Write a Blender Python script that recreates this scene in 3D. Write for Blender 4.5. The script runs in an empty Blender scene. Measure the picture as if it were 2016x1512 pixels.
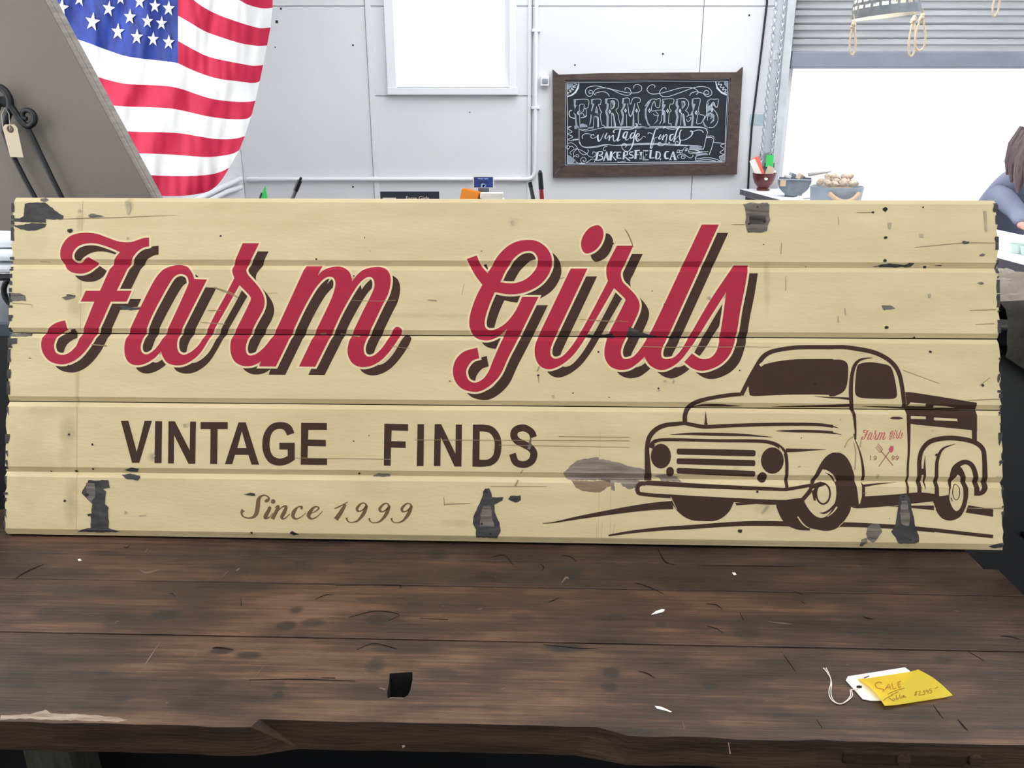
import bpy, bmesh, math, random
from mathutils import Vector, Matrix, noise
from mathutils.geometry import tessellate_polygon
random.seed(7)
SC = bpy.context.scene
COL = SC.collection
R = math.radians

# ------------------------------------------------------------------ camera, sky, exposure
FPX = 1600.0
PITCH = R(18.3)
EYE = Vector((0, 0, 1.55))
cd = bpy.data.cameras.new('camera')
cam = bpy.data.objects.new('camera', cd)
COL.objects.link(cam)
cam.location = EYE
cam.rotation_euler = (R(90) - PITCH, 0, 0)
cd.sensor_width = 36
cd.lens = 36 * FPX / 2016
cd.clip_start = .02
SC.camera = cam

wd = bpy.data.worlds.new('sky')
SC.world = wd
wd.use_nodes = True
bg = wd.node_tree.nodes['Background']
bg.inputs[0].default_value = (.93, .97, 1, 1)
bg.inputs[1].default_value = 3.9

SC.view_settings.view_transform = 'Standard'
SC.view_settings.look = 'None'
SC.view_settings.gamma = 1
SC.view_settings.use_curve_mapping = False
SC.view_settings.exposure = 0.0


def area(name, loc, rot, sx, sy, power, col=(1, 1, 1)):
    ld = bpy.data.lights.new(name, 'AREA')
    ld.shape = 'RECTANGLE'
    ld.size = sx
    ld.size_y = sy
    ld.energy = power
    ld.color = col
    o = bpy.data.objects.new(name, ld)
    o.location = loc
    o.rotation_euler = rot
    COL.objects.link(o)
    return o


# ------------------------------------------------------------------ helpers
def ray(x, y):
    c, s = math.cos(PITCH), math.sin(PITCH)
    X = (x - 1008) / FPX
    Y = -(y - 756) / FPX
    return Vector((X, c + Y * s, -s + Y * c))


def onz(x, y, z):                      # the point at height z that the photograph shows at x, y
    r = ray(x, y)
    return EYE + r * ((z - EYE.z) / r.z)


def onY(x, y, Y):                      # the same at a distance Y into the room
    r = ray(x, y)
    return EYE + r * (Y / r.y)


def onX(x, y, X):
    r = ray(x, y)
    return EYE + r * (X / r.x)


def lin(c):
    return tuple((v / 255 / 12.92) if v / 255 <= .04045 else ((v / 255 + .055) / 1.055) ** 2.4 for v in c)


def mat(name, rgb, rough=.6, metal=0., var=0., vscale=8., stretch=(1, 1, 1), bump=0., bscale=60., rgb2=None, spec=.5, trans=0.):
    """Principled material; rgb in 0-255; var / rgb2: a noise mix of a second colour."""
    m = bpy.data.materials.new(name)
    m.use_nodes = True
    nt = m.node_tree
    b = nt.nodes['Principled BSDF']
    b.inputs['Base Color'].default_value = (*lin(rgb), 1)
    b.inputs['Roughness'].default_value = rough
    b.inputs['Metallic'].default_value = metal
    b.inputs['Specular IOR Level'].default_value = spec
    if trans:
        b.inputs['Transmission Weight'].default_value = trans
    if var or bump or rgb2:
        tc = nt.nodes.new('ShaderNodeTexCoord')
        mp = nt.nodes.new('ShaderNodeMapping')
        mp.inputs['Scale'].default_value = stretch
        nt.links.new(tc.outputs['Object'], mp.inputs[0])
        if var or rgb2:
            n = nt.nodes.new('ShaderNodeTexNoise')
            n.inputs['Scale'].default_value = vscale
            n.inputs['Detail'].default_value = 6
            n.inputs['Roughness'].default_value = .62
            nt.links.new(mp.outputs[0], n.inputs['Vector'])
            cr = nt.nodes.new('ShaderNodeValToRGB')
            a = lin(rgb)
            c2 = lin(rgb2) if rgb2 else tuple(v * (1 - var) for v in a)
            cr.color_ramp.elements[0].position = .3
            cr.color_ramp.elements[1].position = .7
            cr.color_ramp.elements[0].color = (*c2, 1)
            cr.color_ramp.elements[1].color = (*a, 1)
            nt.links.new(n.outputs['Fac'], cr.inputs[0])
            nt.links.new(cr.outputs[0], b.inputs['Base Color'])
        if bump:
            n2 = nt.nodes.new('ShaderNodeTexNoise')
            n2.inputs['Scale'].default_value = bscale
            n2.inputs['Detail'].default_value = 5
            nt.links.new(mp.outputs[0], n2.inputs['Vector'])
            bp = nt.nodes.new('ShaderNodeBump')
            bp.inputs['Strength'].default_value = bump
            bp.inputs['Distance'].default_value = .004
            nt.links.new(n2.outputs['Fac'], bp.inputs['Height'])
            nt.links.new(bp.outputs[0], b.inputs['Normal'])
    return m


def link(o, parent=None):
    COL.objects.link(o)
    if parent:
        o.parent = parent
    return o


def obj(name, bm, m, parent=None, smooth=False, normals=True):
    me = bpy.data.meshes.new(name)
    if normals:
        bmesh.ops.recalc_face_normals(bm, faces=bm.faces)
    bm.to_mesh(me)
    bm.free()
    for mm in (m if isinstance(m, (list, tuple)) else [m]):
        me.materials.append(mm)
    if smooth:
        for p in me.polygons:
            p.use_smooth = True
        try:
            me.set_sharp_from_angle(angle=R(40))
        except Exception:
            pass
    return link(bpy.data.objects.new(name, me), parent)


def empty(name, loc=(0, 0, 0), rot=(0, 0, 0)):
    o = bpy.data.objects.new(name, None)
    o.location = loc
    o.rotation_euler = rot
    o.empty_display_size = .05
    return link(o)


def tag(o, label, cat, group=None):
    o['label'] = label
    o['category'] = cat
    if group:
        o['group'] = group
    return o


def struct(o):
    o['kind'] = 'structure'
    return o


def B():
    return bmesh.new()


def box(bm, c, s, rot=None, bev=0.):
    r = bmesh.ops.create_cube(bm, size=1)
    vs = r['verts']
    M = Matrix.Translation(Vector(c)) @ (rot if rot is not None else Matrix()) @ Matrix.Diagonal((*s, 1))
    bmesh.ops.transform(bm, matrix=M, verts=vs)
    if bev:
        es = list({e for v in vs for e in v.link_edges})
        bmesh.ops.bevel(bm, geom=es, offset=bev, segments=2, affect='EDGES', profile=.5)
    return bm


def box2(bm, a, b, bev=0.):
    a, b = Vector(a), Vector(b)
    d = b - a
    return box(bm, (a + b) / 2, (abs(d.x), abs(d.y), abs(d.z)), bev=bev)


def tube(bm, pts, r, seg=8, closed=False, caps=True):
    """A round tube through pts; r one radius or one per point."""
    pts = [Vector(p) for p in pts]
    n = len(pts)
    rr = r if isinstance(r, (list, tuple)) else [r] * n
    rings = []
    up = None
    for i, p in enumerate(pts):
        if closed:
            t = pts[(i + 1) % n] - pts[i - 1]
        else:
            t = pts[min(i + 1, n - 1)] - pts[max(i - 1, 0)]
        t.normalize()
        if up is None:
            up = t.orthogonal().normalized()
        else:
            up = (up - t * up.dot(t))
            up = up.normalized() if up.length > 1e-6 else t.orthogonal().normalized()
        w = t.cross(up)
        rings.append([bm.verts.new(p + (up * math.cos(a) + w * math.sin(a)) * rr[i]) for a in (2 * math.pi * k / seg for k in range(seg))])
    for i in range(n if closed else n - 1):
        a, b = rings[i], rings[(i + 1) % n]
        for k in range(seg):
            bm.faces.new((a[k], a[(k + 1) % seg], b[(k + 1) % seg], b[k]))
    if caps and not closed:
        bm.faces.new(rings[0][::-1])
        bm.faces.new(rings[-1])
    return bm


def lathe(bm, prof, seg=32, origin=(0, 0, 0), closed=False):
    """prof: (radius, z) pairs."""
    o = Vector(origin)
    rings = []
    for r_, z in prof:
        if r_ < 1e-6:
            rings.append([bm.verts.new(o + Vector((0, 0, z)))])
        else:
            rings.append([bm.verts.new(o + Vector((r_ * math.cos(a), r_ * math.sin(a), z))) for a in (2 * math.pi * k / seg for k in range(seg))])
    for a, b in zip(rings, rings[1:]):
        for k in range(seg):
            q = [a[k % len(a)], a[(k + 1) % len(a)], b[(k + 1) % len(b)], b[k % len(b)]]
            u = []
            for v in q:
                if v not in u:
                    u.append(v)
            if len(u) > 2:
                try:
                    bm.faces.new(u)
                except ValueError:
                    pass
    return bm


def prism(bm, loops, M, depth):
    """Outline (first loop) with holes, in 2-D, mapped by M(x, y, h) at h = 0 and -depth."""
    tris = tessellate_polygon([[Vector((p[0], p[1], 0)) for p in l] for l in loops])
    flat = [p for l in loops for p in l]
    f = [bm.verts.new(M(p[0], p[1], 0)) for p in flat]
    b = [bm.verts.new(M(p[0], p[1], -depth)) for p in flat]
    for t in tris:
        try:
            bm.faces.new([f[i] for i in t])
            bm.faces.new([b[i] for i in reversed(t)])
        except ValueError:
            pass
    k = 0
    for l in loops:
        n = len(l)
        for i in range(n):
            j = (i + 1) % n
            try:
                bm.faces.new((f[k + i], f[k + j], b[k + j], b[k + i]))
            except ValueError:
                pass
        k += n
    return bm


# ---- 2-D drawing: outlines and brush strokes, in pixels of the photograph -> flat geometry on a surface
def crom(p0, p1, p2, p3, t):
    return tuple(.5 * (2 * b + (c - a) * t + (2 * a - 5 * b + 4 * c - d) * t * t + (3 * b - a - 3 * c + d) * t ** 3) for a, b, c, d in zip(p0, p1, p2, p3))


def parse(s, T=(0, 0, 1)):
    """'x,y[c] ...' in a crop's pixels; T = crop origin and scale. -> [(x, y, corner)]"""
    out = []
    for w in s.split():
        c = w.endswith('c')
        x, y = w.rstrip('c').split(',')
        out.append((T[0] + float(x) / T[2], T[1] + float(y) / T[2], c))
    return out


def smooth_loop(P, step=4):
    """Closed Catmull-Rom through P that breaks at the points marked as corners."""
    n = len(P)
    out = []
    for i in range(n):
        a, b, c, d = P[i - 1], P[i], P[(i + 1) % n], P[(i + 2) % n]
        p1, p2 = b[:2], c[:2]
        p0 = a[:2] if not b[2] else tuple(2 * u - v for u, v in zip(p1, p2))
        p3 = d[:2] if not c[2] else tuple(2 * u - v for u, v in zip(p2, p1))
        L = math.dist(p1, p2)
        k = 1 if (b[2] and c[2]) else max(1, min(8, int(L / step) + 1))
        for j in range(k):
            out.append(crom(p0, p1, p2, p3, j / k))
    return out


def strokes(s, T=(0, 0, 1), w=None, step=2.5):
    """'x,y[,w] ...' -> (points, quads): a ribbon of varying width."""
    P = []
    for q in s.split():
        v = [float(t) for t in q.split(',')]
        P.append((T[0] + v[0] / T[2], T[1] + v[1] / T[2], (v[2] / T[2]) if len(v) > 2 else w / T[2]))
    L = []
    n = len(P)
    for i in range(n - 1):
        p0 = P[max(i - 1, 0)]
        p3 = P[min(i + 2, n - 1)]
        k = 1 if n == 2 else max(2, min(10, int(math.dist(P[i][:2], P[i + 1][:2]) / step) + 1))
        for j in range(k):
            L.append(crom(p0, P[i], P[i + 1], p3, j / k))
    L.append(P[-1])
    pts, fs = [], []
    m = len(L)
    for i, (x, y, ww) in enumerate(L):
        a, b = L[max(i - 1, 0)], L[min(i + 1, m - 1)]
        dx, dy = b[0] - a[0], b[1] - a[1]
        d = math.hypot(dx, dy) or 1
        h = max(ww, .05) / 2
        pts += [(x - dy / d * h, y + dx / d * h), (x + dy / d * h, y - dx / d * h)]
        if i:
            k = 2 * i
            fs.append((k - 2, k - 1, k + 1, k))
    return pts, fs


def fill(loops):
    tris = tessellate_polygon([[Vector((x, y, 0)) for x, y in l] for l in loops])
    return [p for l in loops for p in l], [tuple(t) for t in tris]


def poly(s, T=(0, 0, 1), holes=(), sm=True):
    ls = [parse(q, T) for q in (s, *holes)]
    return fill([smooth_loop(l) if sm else [(x, y) for x, y, _ in l] for l in ls])


def rim(loop, h):
    """A band of half-width h along a closed outline."""
    n = len(loop)
    pts, fs = [], []
    for i in range(n):
        a, p, b = loop[i - 1], loop[i], loop[(i + 1) % n]
        d1 = Vector((p[0] - a[0], p[1] - a[1])).normalized()
        d2 = Vector((b[0] - p[0], b[1] - p[1])).normalized()
        nn = Vector((-d1.y - d2.y, d1.x + d2.x))
        nn = nn.normalized() if nn.length > 1e-4 else Vector((-d1.y, d1.x))
        k = h / max(.6, nn.dot(Vector((-d1.y, d1.x))))
        pts += [(p[0] + nn.x * k, p[1] + nn.y * k), (p[0] - nn.x * k, p[1] - nn.y * k)]
    for i in range(n):
        j = (i + 1) % n
        fs.append((2 * i, 2 * i + 1, 2 * j + 1, 2 * j))
    return pts, fs


def dot(x, y, rx, ry=None, T=(0, 0, 1), n=20, ang=0.):
    ry = ry or rx
    c, s = math.cos(ang), math.sin(ang)
    l = []
    for k in range(n):
        a = 2 * math.pi * k / n
        u, v = rx * math.cos(a), ry * math.sin(a)
        l.append((T[0] + (x + u * c - v * s) / T[2], T[1] + (y + u * s + v * c) / T[2]))
    return fill([l])


def ringd(x, y, rx, ry, w, T=(0, 0, 1), n=28):
    f = lambda e: [(T[0] + (x + (rx + e) * math.cos(a)) / T[2], T[1] + (y + (ry + e) * math.sin(a)) / T[2]) for a in (2 * math.pi * k / n for k in range(n))]
    o, i = f(w / 2), f(-w / 2)
    return o + i, [(k, (k + 1) % n, n + (k + 1) % n, n + k) for k in range(n)]


def blob(x, y, r, T=(0, 0, 1), n=9, rng=random):
    l = []
    for k in range(n):
        a = 2 * math.pi * k / n
        q = r * rng.uniform(.75, 1.25)
        l.append((T[0] + (x + q * math.cos(a)) / T[2], T[1] + (y + q * math.sin(a) * .85) / T[2]))
    return fill([l])


# ------------------------------------------------------------------ materials
M_wall = mat('white wall paint', (232, 232, 234), .7, bump=.08, bscale=30, var=.04, vscale=1.5)
M_trim = mat('white trim paint', (240, 240, 243), .5)
M_floor = mat('concrete floor', (74, 70, 66), .6, var=.3, vscale=3)
M_ceil = mat('ceiling paint', (225, 225, 225), .8)
M_pave = mat('pale concrete paving', (205, 204, 200), .9, var=.1)
M_cream = mat('cream sign paint', (207, 189, 147), .6, rgb2=(192, 173, 130), vscale=4, stretch=(1, 4, 1), bump=.1, bscale=60)
M_creamline = mat('pale cream outline paint', (212, 194, 152), .6)
M_red = mat('red sign paint', (162, 34, 58), .6, var=.06, vscale=40, spec=.2)
M_brown = mat('brown sign paint', (64, 45, 37), .75, var=.08, vscale=30, spec=.15)
M_date = mat('light brown sign paint', (108, 78, 48), .6, var=.2, vscale=60)
M_wood = mat('weathered grey sign wood', (128, 118, 108), .85, rgb2=(62, 57, 55), vscale=18, stretch=(.7, 7, 1), bump=.4, bscale=40)
M_woodtan = mat('bare tan sign wood', (150, 118, 88), .85, rgb2=(110, 92, 78), vscale=14, stretch=(1, 14, 1))
M_woodk = mat('dark stained sign wood', (70, 67, 65), .8, rgb2=(27, 26, 30), vscale=26, stretch=(1, 2.6, 1))
M_nail = mat('dark nail hole', (34, 30, 28), .9)
M_scratch = mat('worn paint line', (178, 158, 112), .7)
M_black = mat('black painted wood', (12, 13, 18), .45, var=.4, vscale=6)
M_iron = mat('black wrought iron', (16, 17, 21), .5, bump=.2)
M_zinc = mat('galvanised steel', (138, 145, 156), .5, .2, rgb2=(100, 106, 118), vscale=14)
M_zincl = mat('pale galvanised steel', (160, 170, 182), .5, .15, var=.2, vscale=12)
M_slat = mat('pale steel door slat', (198, 198, 200), .5, .05, var=.2, vscale=3, stretch=(.6, 1, 5))
M_rope = mat('natural rope', (222, 204, 178), .9, bump=.5, bscale=200)
M_rope2 = mat('tan handle rope', (200, 170, 140), .9, bump=.5, bscale=200)
M_frame = mat('dark brown frame wood', (92, 74, 68), .7, rgb2=(62, 50, 47), vscale=12, stretch=(1, 1, 3), bump=.3)
M_board = mat('chalkboard black', (30, 35, 45), .75, var=.15, vscale=6)
M_chalk = mat('white chalk', (212, 218, 228), .9)
M_chalkg = mat('smudged grey chalk', (152, 160, 174), .9)
M_paper = mat('white paper', (238, 234, 226), .7)
M_manila = mat('cream card', (206, 190, 164), .8)
M_white = mat('flag white cloth', (252, 252, 252), .75, bump=.15, bscale=90)
M_fred = mat('flag red cloth', (208, 26, 72), .65, bump=.15, bscale=90)
M_fblue = mat('flag blue cloth', (38, 70, 172), .6, rgb2=(22, 38, 112), vscale=10, stretch=(3, 1, 1))
M_panel = mat('taupe board face', (122, 114, 105), .75, var=.06, vscale=4)
M_pedge = mat('grey plywood edge', (158, 150, 142), .8, rgb2=(118, 110, 104), vscale=8, stretch=(1, 1, 8))
M_yellow = mat('yellow note paper', (255, 229, 74), .6)
M_ink = mat('orange ink', (176, 96, 12), .7)
M_inkb = mat('dark gold ink', (140, 104, 10), .7)
M_steel = mat('staple steel', (90, 92, 96), .3, .9)
M_counter = mat('pale laminate counter', (236, 236, 240), .5)
M_darkedge = mat('dark counter edge', (92, 90, 96), .6)
M_maroon = mat('maroon glazed bowl', (92, 34, 38), .35)
M_salmon = mat('salmon card', (240, 110, 90), .7)
M_green = mat('bright green plastic', (60, 200, 96), .5)
M_orange = mat('orange note paper', (248, 150, 40), .7)
M_pengrey = mat('grey pen barrel', (104, 106, 114), .4)
M_penblack = mat('black pen plastic', (24, 25, 32), .4)
M_penred = mat('red marker barrel', (160, 34, 46), .4)
M_dark = mat('slate dark plaque', (44, 48, 62), .6)
M_blue = mat('night blue print', (44, 78, 160), .5, rgb2=(24, 42, 104), vscale=9)
M_sky2 = mat('pale blue print', (150, 180, 235), .5)
M_olive = mat('dark olive blanket', (84, 80, 72), .95, rgb2=(54, 52, 48), vscale=30, bump=.5, bscale=150)
M_clothc = mat('cream linen', (246, 240, 230), .9, rgb2=(186, 168, 142), vscale=6, bump=.4, bscale=50)
M_linen = mat('white linen', (238, 240, 244), .9, var=.06)
M_shirt = mat('blue grey shirt cloth', (138, 142, 166), .85, var=.12, vscale=7)
M_skin = mat('skin', (222, 160, 142), .6)
M_hair = mat('brown hair', (118, 98, 98), .6, rgb2=(86, 70, 72), vscale=20, stretch=(8, 8, 1))
M_lip = mat('lip colour', (180, 100, 95), .6)
M_eye = mat('eye dark', (40, 34, 34), .3)
M_sofa = mat('dark jeans cloth', (46, 50, 66), .9)
M_pod = mat('pale dried pod', (222, 208, 190), .9, rgb2=(180, 160, 140), vscale=40)
M_ctr2 = mat('stained pine counter', (120, 92, 66), .6, var=.3, vscale=8, stretch=(1, 8, 8))
M_switch = mat('pale blue plate', (186, 206, 214), .5)
M_lensg = mat('grey sensor lens', (150, 152, 160), .4)
M_shade = mat('perforated zinc shade', (186, 192, 198), .55, .05, rgb2=(140, 146, 154), vscale=12)
M_lampw = mat('white lamp lining', (245, 240, 230), .6)


def glass_mat():
    m = bpy.data.materials.new('window glass')
    m.use_nodes = True
    nt = m.node_tree
    nt.nodes.remove(nt.nodes['Principled BSDF'])
    t = nt.nodes.new('ShaderNodeBsdfTransparent')
    g = nt.nodes.new('ShaderNodeBsdfGlossy')
    g.inputs['Roughness'].default_value = .02
    mx = nt.nodes.new('ShaderNodeMixShader')
    mx.inputs[0].default_value = .05
    nt.links.new(t.outputs[0], mx.inputs[1])
    nt.links.new(g.outputs[0], mx.inputs[2])
    nt.links.new(mx.outputs[0], nt.nodes['Material Output'].inputs[0])
    return m


M_glass = glass_mat()
M_dish = mat('pale green dish glass', (206, 224, 216), .15)


def table_mat(name, knots, dark, light, seed, rough=.40):
    """Dark stained pine with long grain; knots: (x, y, rx, ry, strength) in the plank's own metres."""
    m = bpy.data.materials.new(name)
    m.use_nodes = True
    nt = m.node_tree
    N, L = nt.nodes.new, nt.links.new
    b = nt.nodes['Principled BSDF']
    tc = N('ShaderNodeTexCoord')

    def nz(scale, st, detail=6, off=0.):
        mp = N('ShaderNodeMapping')
        mp.inputs['Scale'].default_value = st
        mp.inputs['Location'].default_value = (seed * 3.1 + off, seed * 1.7, seed)
        L(tc.outputs['Object'], mp.inputs[0])
        n = N('ShaderNodeTexNoise')
        n.inputs['Scale'].default_value = scale
        n.inputs['Detail'].default_value = detail
        n.inputs['Roughness'].default_value = .65
        L(mp.outputs[0], n.inputs['Vector'])
        return n.outputs['Fac']
    grain = nz(3., (1, 40, 40), 8)
    fine = nz(14., (1, 30, 30), 4, 3)
    cloud = nz(5.5, (1, 3.2, 3), 5, 9)

    def mth(op, a, c, clamp=False):
        n = N('ShaderNodeMath')
        n.operation = op
        n.use_clamp = clamp
        for i, v in enumerate((a, c)):
            if isinstance(v, (int, float)):
                n.inputs[i].default_value = v
            else:
                L(v, n.inputs[i])
        return n.outputs[0]
    blot = nz(2.2, (1, 2.2, 2), 7, 17)
    f = mth('ADD', mth('MULTIPLY', grain, .26), mth('ADD', mth('MULTIPLY', cloud, .32), mth('ADD', mth('MULTIPLY', fine, .16), mth('MULTIPLY', blot, .34))))
    cr = N('ShaderNodeValToRGB')
    e = cr.color_ramp.elements
    e[0].position, e[1].position = .445, .645
    e[0].color, e[1].color = (*lin(dark), 1), (*lin(light), 1)
    k = e.new(.545)
    k.color = (*lin([(a + c) / 2 - 4 for a, c in zip(dark, light)]), 1)
    L(f, cr.inputs[0])
    col = cr.outputs[0]
    sep = N('ShaderNodeSeparateXYZ')
    L(tc.outputs['Object'], sep.inputs[0])
    wob = mth('MULTIPLY', mth('SUBTRACT', cloud, .5), 1.3)
    tot = None
    for (x, y, rx, ry, s) in knots:
        dx = mth('DIVIDE', mth('SUBTRACT', sep.outputs[0], x), rx)
        dy = mth('DIVIDE', mth('SUBTRACT', sep.outputs[1], y), ry)
        d = mth('ADD', mth('SQRT', mth('ADD', mth('MULTIPLY', dx, dx), mth('MULTIPLY', dy, dy)), 0), wob)
        v = mth('MULTIPLY', mth('MULTIPLY', mth('SUBTRACT', 1.35, d), 1.7, True), s)
        tot = v if tot is None else mth('MAXIMUM', tot, v)
    if tot is not None:
        mx = N('ShaderNodeMix')
        mx.data_type = 'RGBA'
        L(tot, mx.inputs['Factor'])
        L(col, mx.inputs[6])
        mx.inputs[7].default_value = (*lin((36, 30, 28)), 1)
        col = mx.outputs[2]
    L(col, b.inputs['Base Color'])
    b.inputs['Specular IOR Level'].default_value = .42
    rr = mth('ADD', rough - .1, mth('MULTIPLY', cloud, .25))
    L(rr, b.inputs['Roughness'])
    bp = N('ShaderNodeBump')
    bp.inputs['Strength'].default_value = .35
    bp.inputs['Distance'].default_value = .003
    L(mth('ADD', grain, mth('MULTIPLY', fine, .6)), bp.inputs['Height'])
    L(bp.outputs[0], b.inputs['Normal'])
    return m

# ------------------------------------------------------------------ room shell
YW = 6.3                    # face of the back wall
ZC = 3.5                    # ceiling
XL = onY(477, 330, YW).x    # face of the left wall
XR = 4.9
YF = -2.6                   # shop front behind the camera, unseen, its opening added for sky light

bm = B()
box2(bm, (XL - .3, YF, -.12), (XR + .3, YW + .2, 0))
struct(obj('floor', bm, M_floor))
# ceiling with two unseen skylights, added to light the sign and back wall
SKY = [(-1.9, 2.4, -.9, 1.15), (-.9, 4.6, 2.8, 6.0)]
ce = struct(empty('ceiling', (0, 0, ZC)))
ya = YF
bm = B()
for x0, x1, y0, y1 in SKY:
    box2(bm, (XL - .2, ya, 0), (XR + .2, y0, .1))
    box2(bm, (XL - .2, y0, 0), (x0, y1, .1))
    box2(bm, (x1, y0, 0), (XR + .2, y1, .1))
    ya = y1
box2(bm, (XL - .2, ya, 0), (XR + .2, YW + .2, .1))
obj('boards', bm, M_ceil, ce)
for x0, x1, y0, y1 in SKY:
    bm = B()
    box2(bm, (x0, y0, .06), (x1, y1, .066))
    obj('added_skylight_pane', bm, M_glass, ce)
# front wall behind the camera, with an unseen doorway added to light the sign
FD = (.8, 3.6, 2.5)
bm = B()
box2(bm, (XL - .14, YF - .14, 0), (FD[0], YF, ZC + .1))
box2(bm, (FD[1], YF - .14, 0), (XR + .14, YF, ZC + .1))
box2(bm, (FD[0], YF - .14, FD[2]), (FD[1], YF, ZC + .1))
struct(obj('wall_front', bm, mat('brown board wall', (120, 102, 88), .8)))
bm = B()
box2(bm, (-30, YW + .2, -.16), (30, 40, -.04))
struct(obj('ground_outside', bm, M_pave))
bm = B()
box2(bm, (-30, -30, -.16), (30, YF, -.04))
struct(obj('ground_front', bm, M_pave))

# left wall, with a wide window in front of which the daylight falls in
W2 = (.2, 3.4, .95, 2.9)
bm = B()
box2(bm, (XL - .14, YF, 0), (XL, W2[0], ZC))
box2(bm, (XL - .14, W2[1], 0), (XL, YW + .2, ZC))
box2(bm, (XL - .14, W2[0], 0), (XL, W2[1], W2[2]))
box2(bm, (XL - .14, W2[0], W2[3]), (XL, W2[1], ZC))
struct(obj('wall_left', bm, M_wall))
w = struct(empty('window_2', (XL - .07, (W2[0] + W2[1]) / 2, W2[2])))
bm = B()
hw = (W2[1] - W2[0]) / 2
hz = W2[3] - W2[2]
for a, b in (((-.03, -hw, 0), (.03, -hw + .06, hz)), ((-.03, hw - .06, 0), (.03, hw, hz)), ((-.03, -hw + .06, 0), (.03, hw - .06, .06)), ((-.03, -hw + .06, hz - .06), (.03, hw - .06, hz)), ((-.025, -.025, .06), (.025, .025, hz - .06))):
    box2(bm, a, b)
obj('window_frame', bm, M_trim, w)
for s in (-1, 1):
    bm = B()
    a, b = sorted((s * .025, s * (hw - .06)))
    box2(bm, (-.004, a, .06), (.004, b, hz - .06))
    obj('pane', bm, M_glass, w)
bm = B()
box2(bm, (XR, YF, 0), (XR + .14, YW + .2, ZC))
struct(obj('wall_right', bm, M_wall))

# back wall: studs slab with the window and roller door openings, faced with sheets of board
wx0, wx1 = onY(779, 100, YW).x, onY(1003, 100, YW).x
wz0 = onY(900, 171, YW).z
wz1 = wz0 + 1.25
dx0, dx1 = onY(1556, 200, YW).x, 4.62
dz1 = 2.75
wb = struct(empty('wall_back', (0, YW, 0)))
bm = B()
ys = (.03, .17)
for a, b in (((XL, 0), (wx0, ZC)), ((wx0, 0), (wx1, wz0)), ((wx0, wz1), (wx1, ZC)), ((wx1, 0), (dx0, ZC)), ((dx0, dz1), (dx1, ZC)), ((dx1, 0), (XR, ZC))):
    box2(bm, (a[0], ys[0], a[1]), (b[0], ys[1], b[1]))
obj('wall_core', bm, M_wall, wb)
s1, s2, s3 = onY(733, 300, YW).x, onY(1047, 200, YW).x, onY(1380, 100, YW).x
zt = onY(700, 12, YW).z
zs = onY(900, 189, YW).z
g = .0025


def sheet(x0, x1, z0, z1):
    b_ = B()
    box2(b_, (x0 + g, 0, z0 + g), (x1 - g, .03, z1 - g), bev=.0015)
    obj('wall_panel', b_, M_wall, wb)


for x0, x1 in ((XL, s1), (s2, s3), (s3, dx0)):
    sheet(x0, x1, 0, zt)
    sheet(x0, x1, zt, ZC)
sheet(s1, s2, 0, zs)
sheet(s1, wx0, zs, zt)
sheet(wx1, s2, zs, zt)
sheet(s1, wx0, zt, ZC)
sheet(wx1, s2, zt, ZC)
sheet(wx0, wx1, wz1, ZC)
sheet(dx0, dx1, dz1, ZC)
sheet(dx1, XR, 0, ZC)

for x, y, r_ in ((545, 43, .009), (553, 17, .006), (695, 89, .006), (542, 93, .004), (588, 367, .006), (695, 368, .006), (1475, 30, .006), (1305, 106, .006), (1132, 128, .005), (925, 221, .004), (830, 178, .005), (954, 177, .005)):
    p = onY(x, y, YW)
    bm = B()
    box(bm, (p.x, -.0012, p.z), (2 * r_, .0022, 2 * r_), bev=.0006)
    obj('nail_head', bm, M_nail, wb)
# narrow battens over two of the joints
for i, (xa, xb, y) in enumerate(((718, 729, 0), (1040, 1046, 0))):
    bm = B()
    X0, X1 = onY(xa, y, YW).x, onY(xb, y, YW).x
    box2(bm, (X0, YW - .012, .02), (X1, YW - .0005, ZC - .02), bev=.002)
    struct(obj('trim_%d' % (i + 1), bm, M_wall))

# window in the back wall
w = struct(empty('window_1', ((wx0 + wx1) / 2, YW, wz0)))
c = (wx0 + wx1) / 2
hw = (wx1 - wx0) / 2
ol, orr = onY(763, 150, YW).x - c, onY(1017, 150, YW).x - c
ob = onY(900, 187, YW).z - wz0
H = wz1 - wz0
bm = B()
box2(bm, (ol, -.035, ob + .05), (-hw, -.0005, H + .09), bev=.003)
box2(bm, (hw, -.035, ob + .05), (orr, -.0005, H + .09), bev=.003)
box2(bm, (-hw, -.035, H), (hw, -.0005, H + .09), bev=.003)
obj('window_frame', bm, M_trim, w)
bm = B()
box2(bm, (ol, -.045, ob), (orr + .01, -.0005, ob + .05), bev=.004)
obj('window_sill', bm, M_trim, w)
bm = B()
for a, b in (((-hw, 0, 0), (-hw + .012, .17, H)), ((hw - .012, 0, 0), (hw, .17, H)), ((-hw + .012, 0, 0), (hw - .012, .17, .01)), ((-hw + .012, 0, H - .03), (hw - .012, .17, H))):
    box2(bm, a, b)
obj('jamb_lining', bm, M_trim, w)
bm = B()
for a, b in (((-hw + .012, .06, .01), (-hw + .036, .09, H - .03)), ((hw - .036, .06, .01), (hw - .012, .09, H - .03)), ((-hw + .036, .06, .01), (hw - .036, .09, .034)), ((-hw + .036, .06, H - .08), (hw - .036, .09, H - .03))):
    box2(bm, a, b)
obj('sash', bm, M_trim, w)
bm = B()
box2(bm, (-hw + .036, .073, .034), (hw - .036, .078, H - .08))
obj('pane', bm, M_glass, w)

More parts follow.
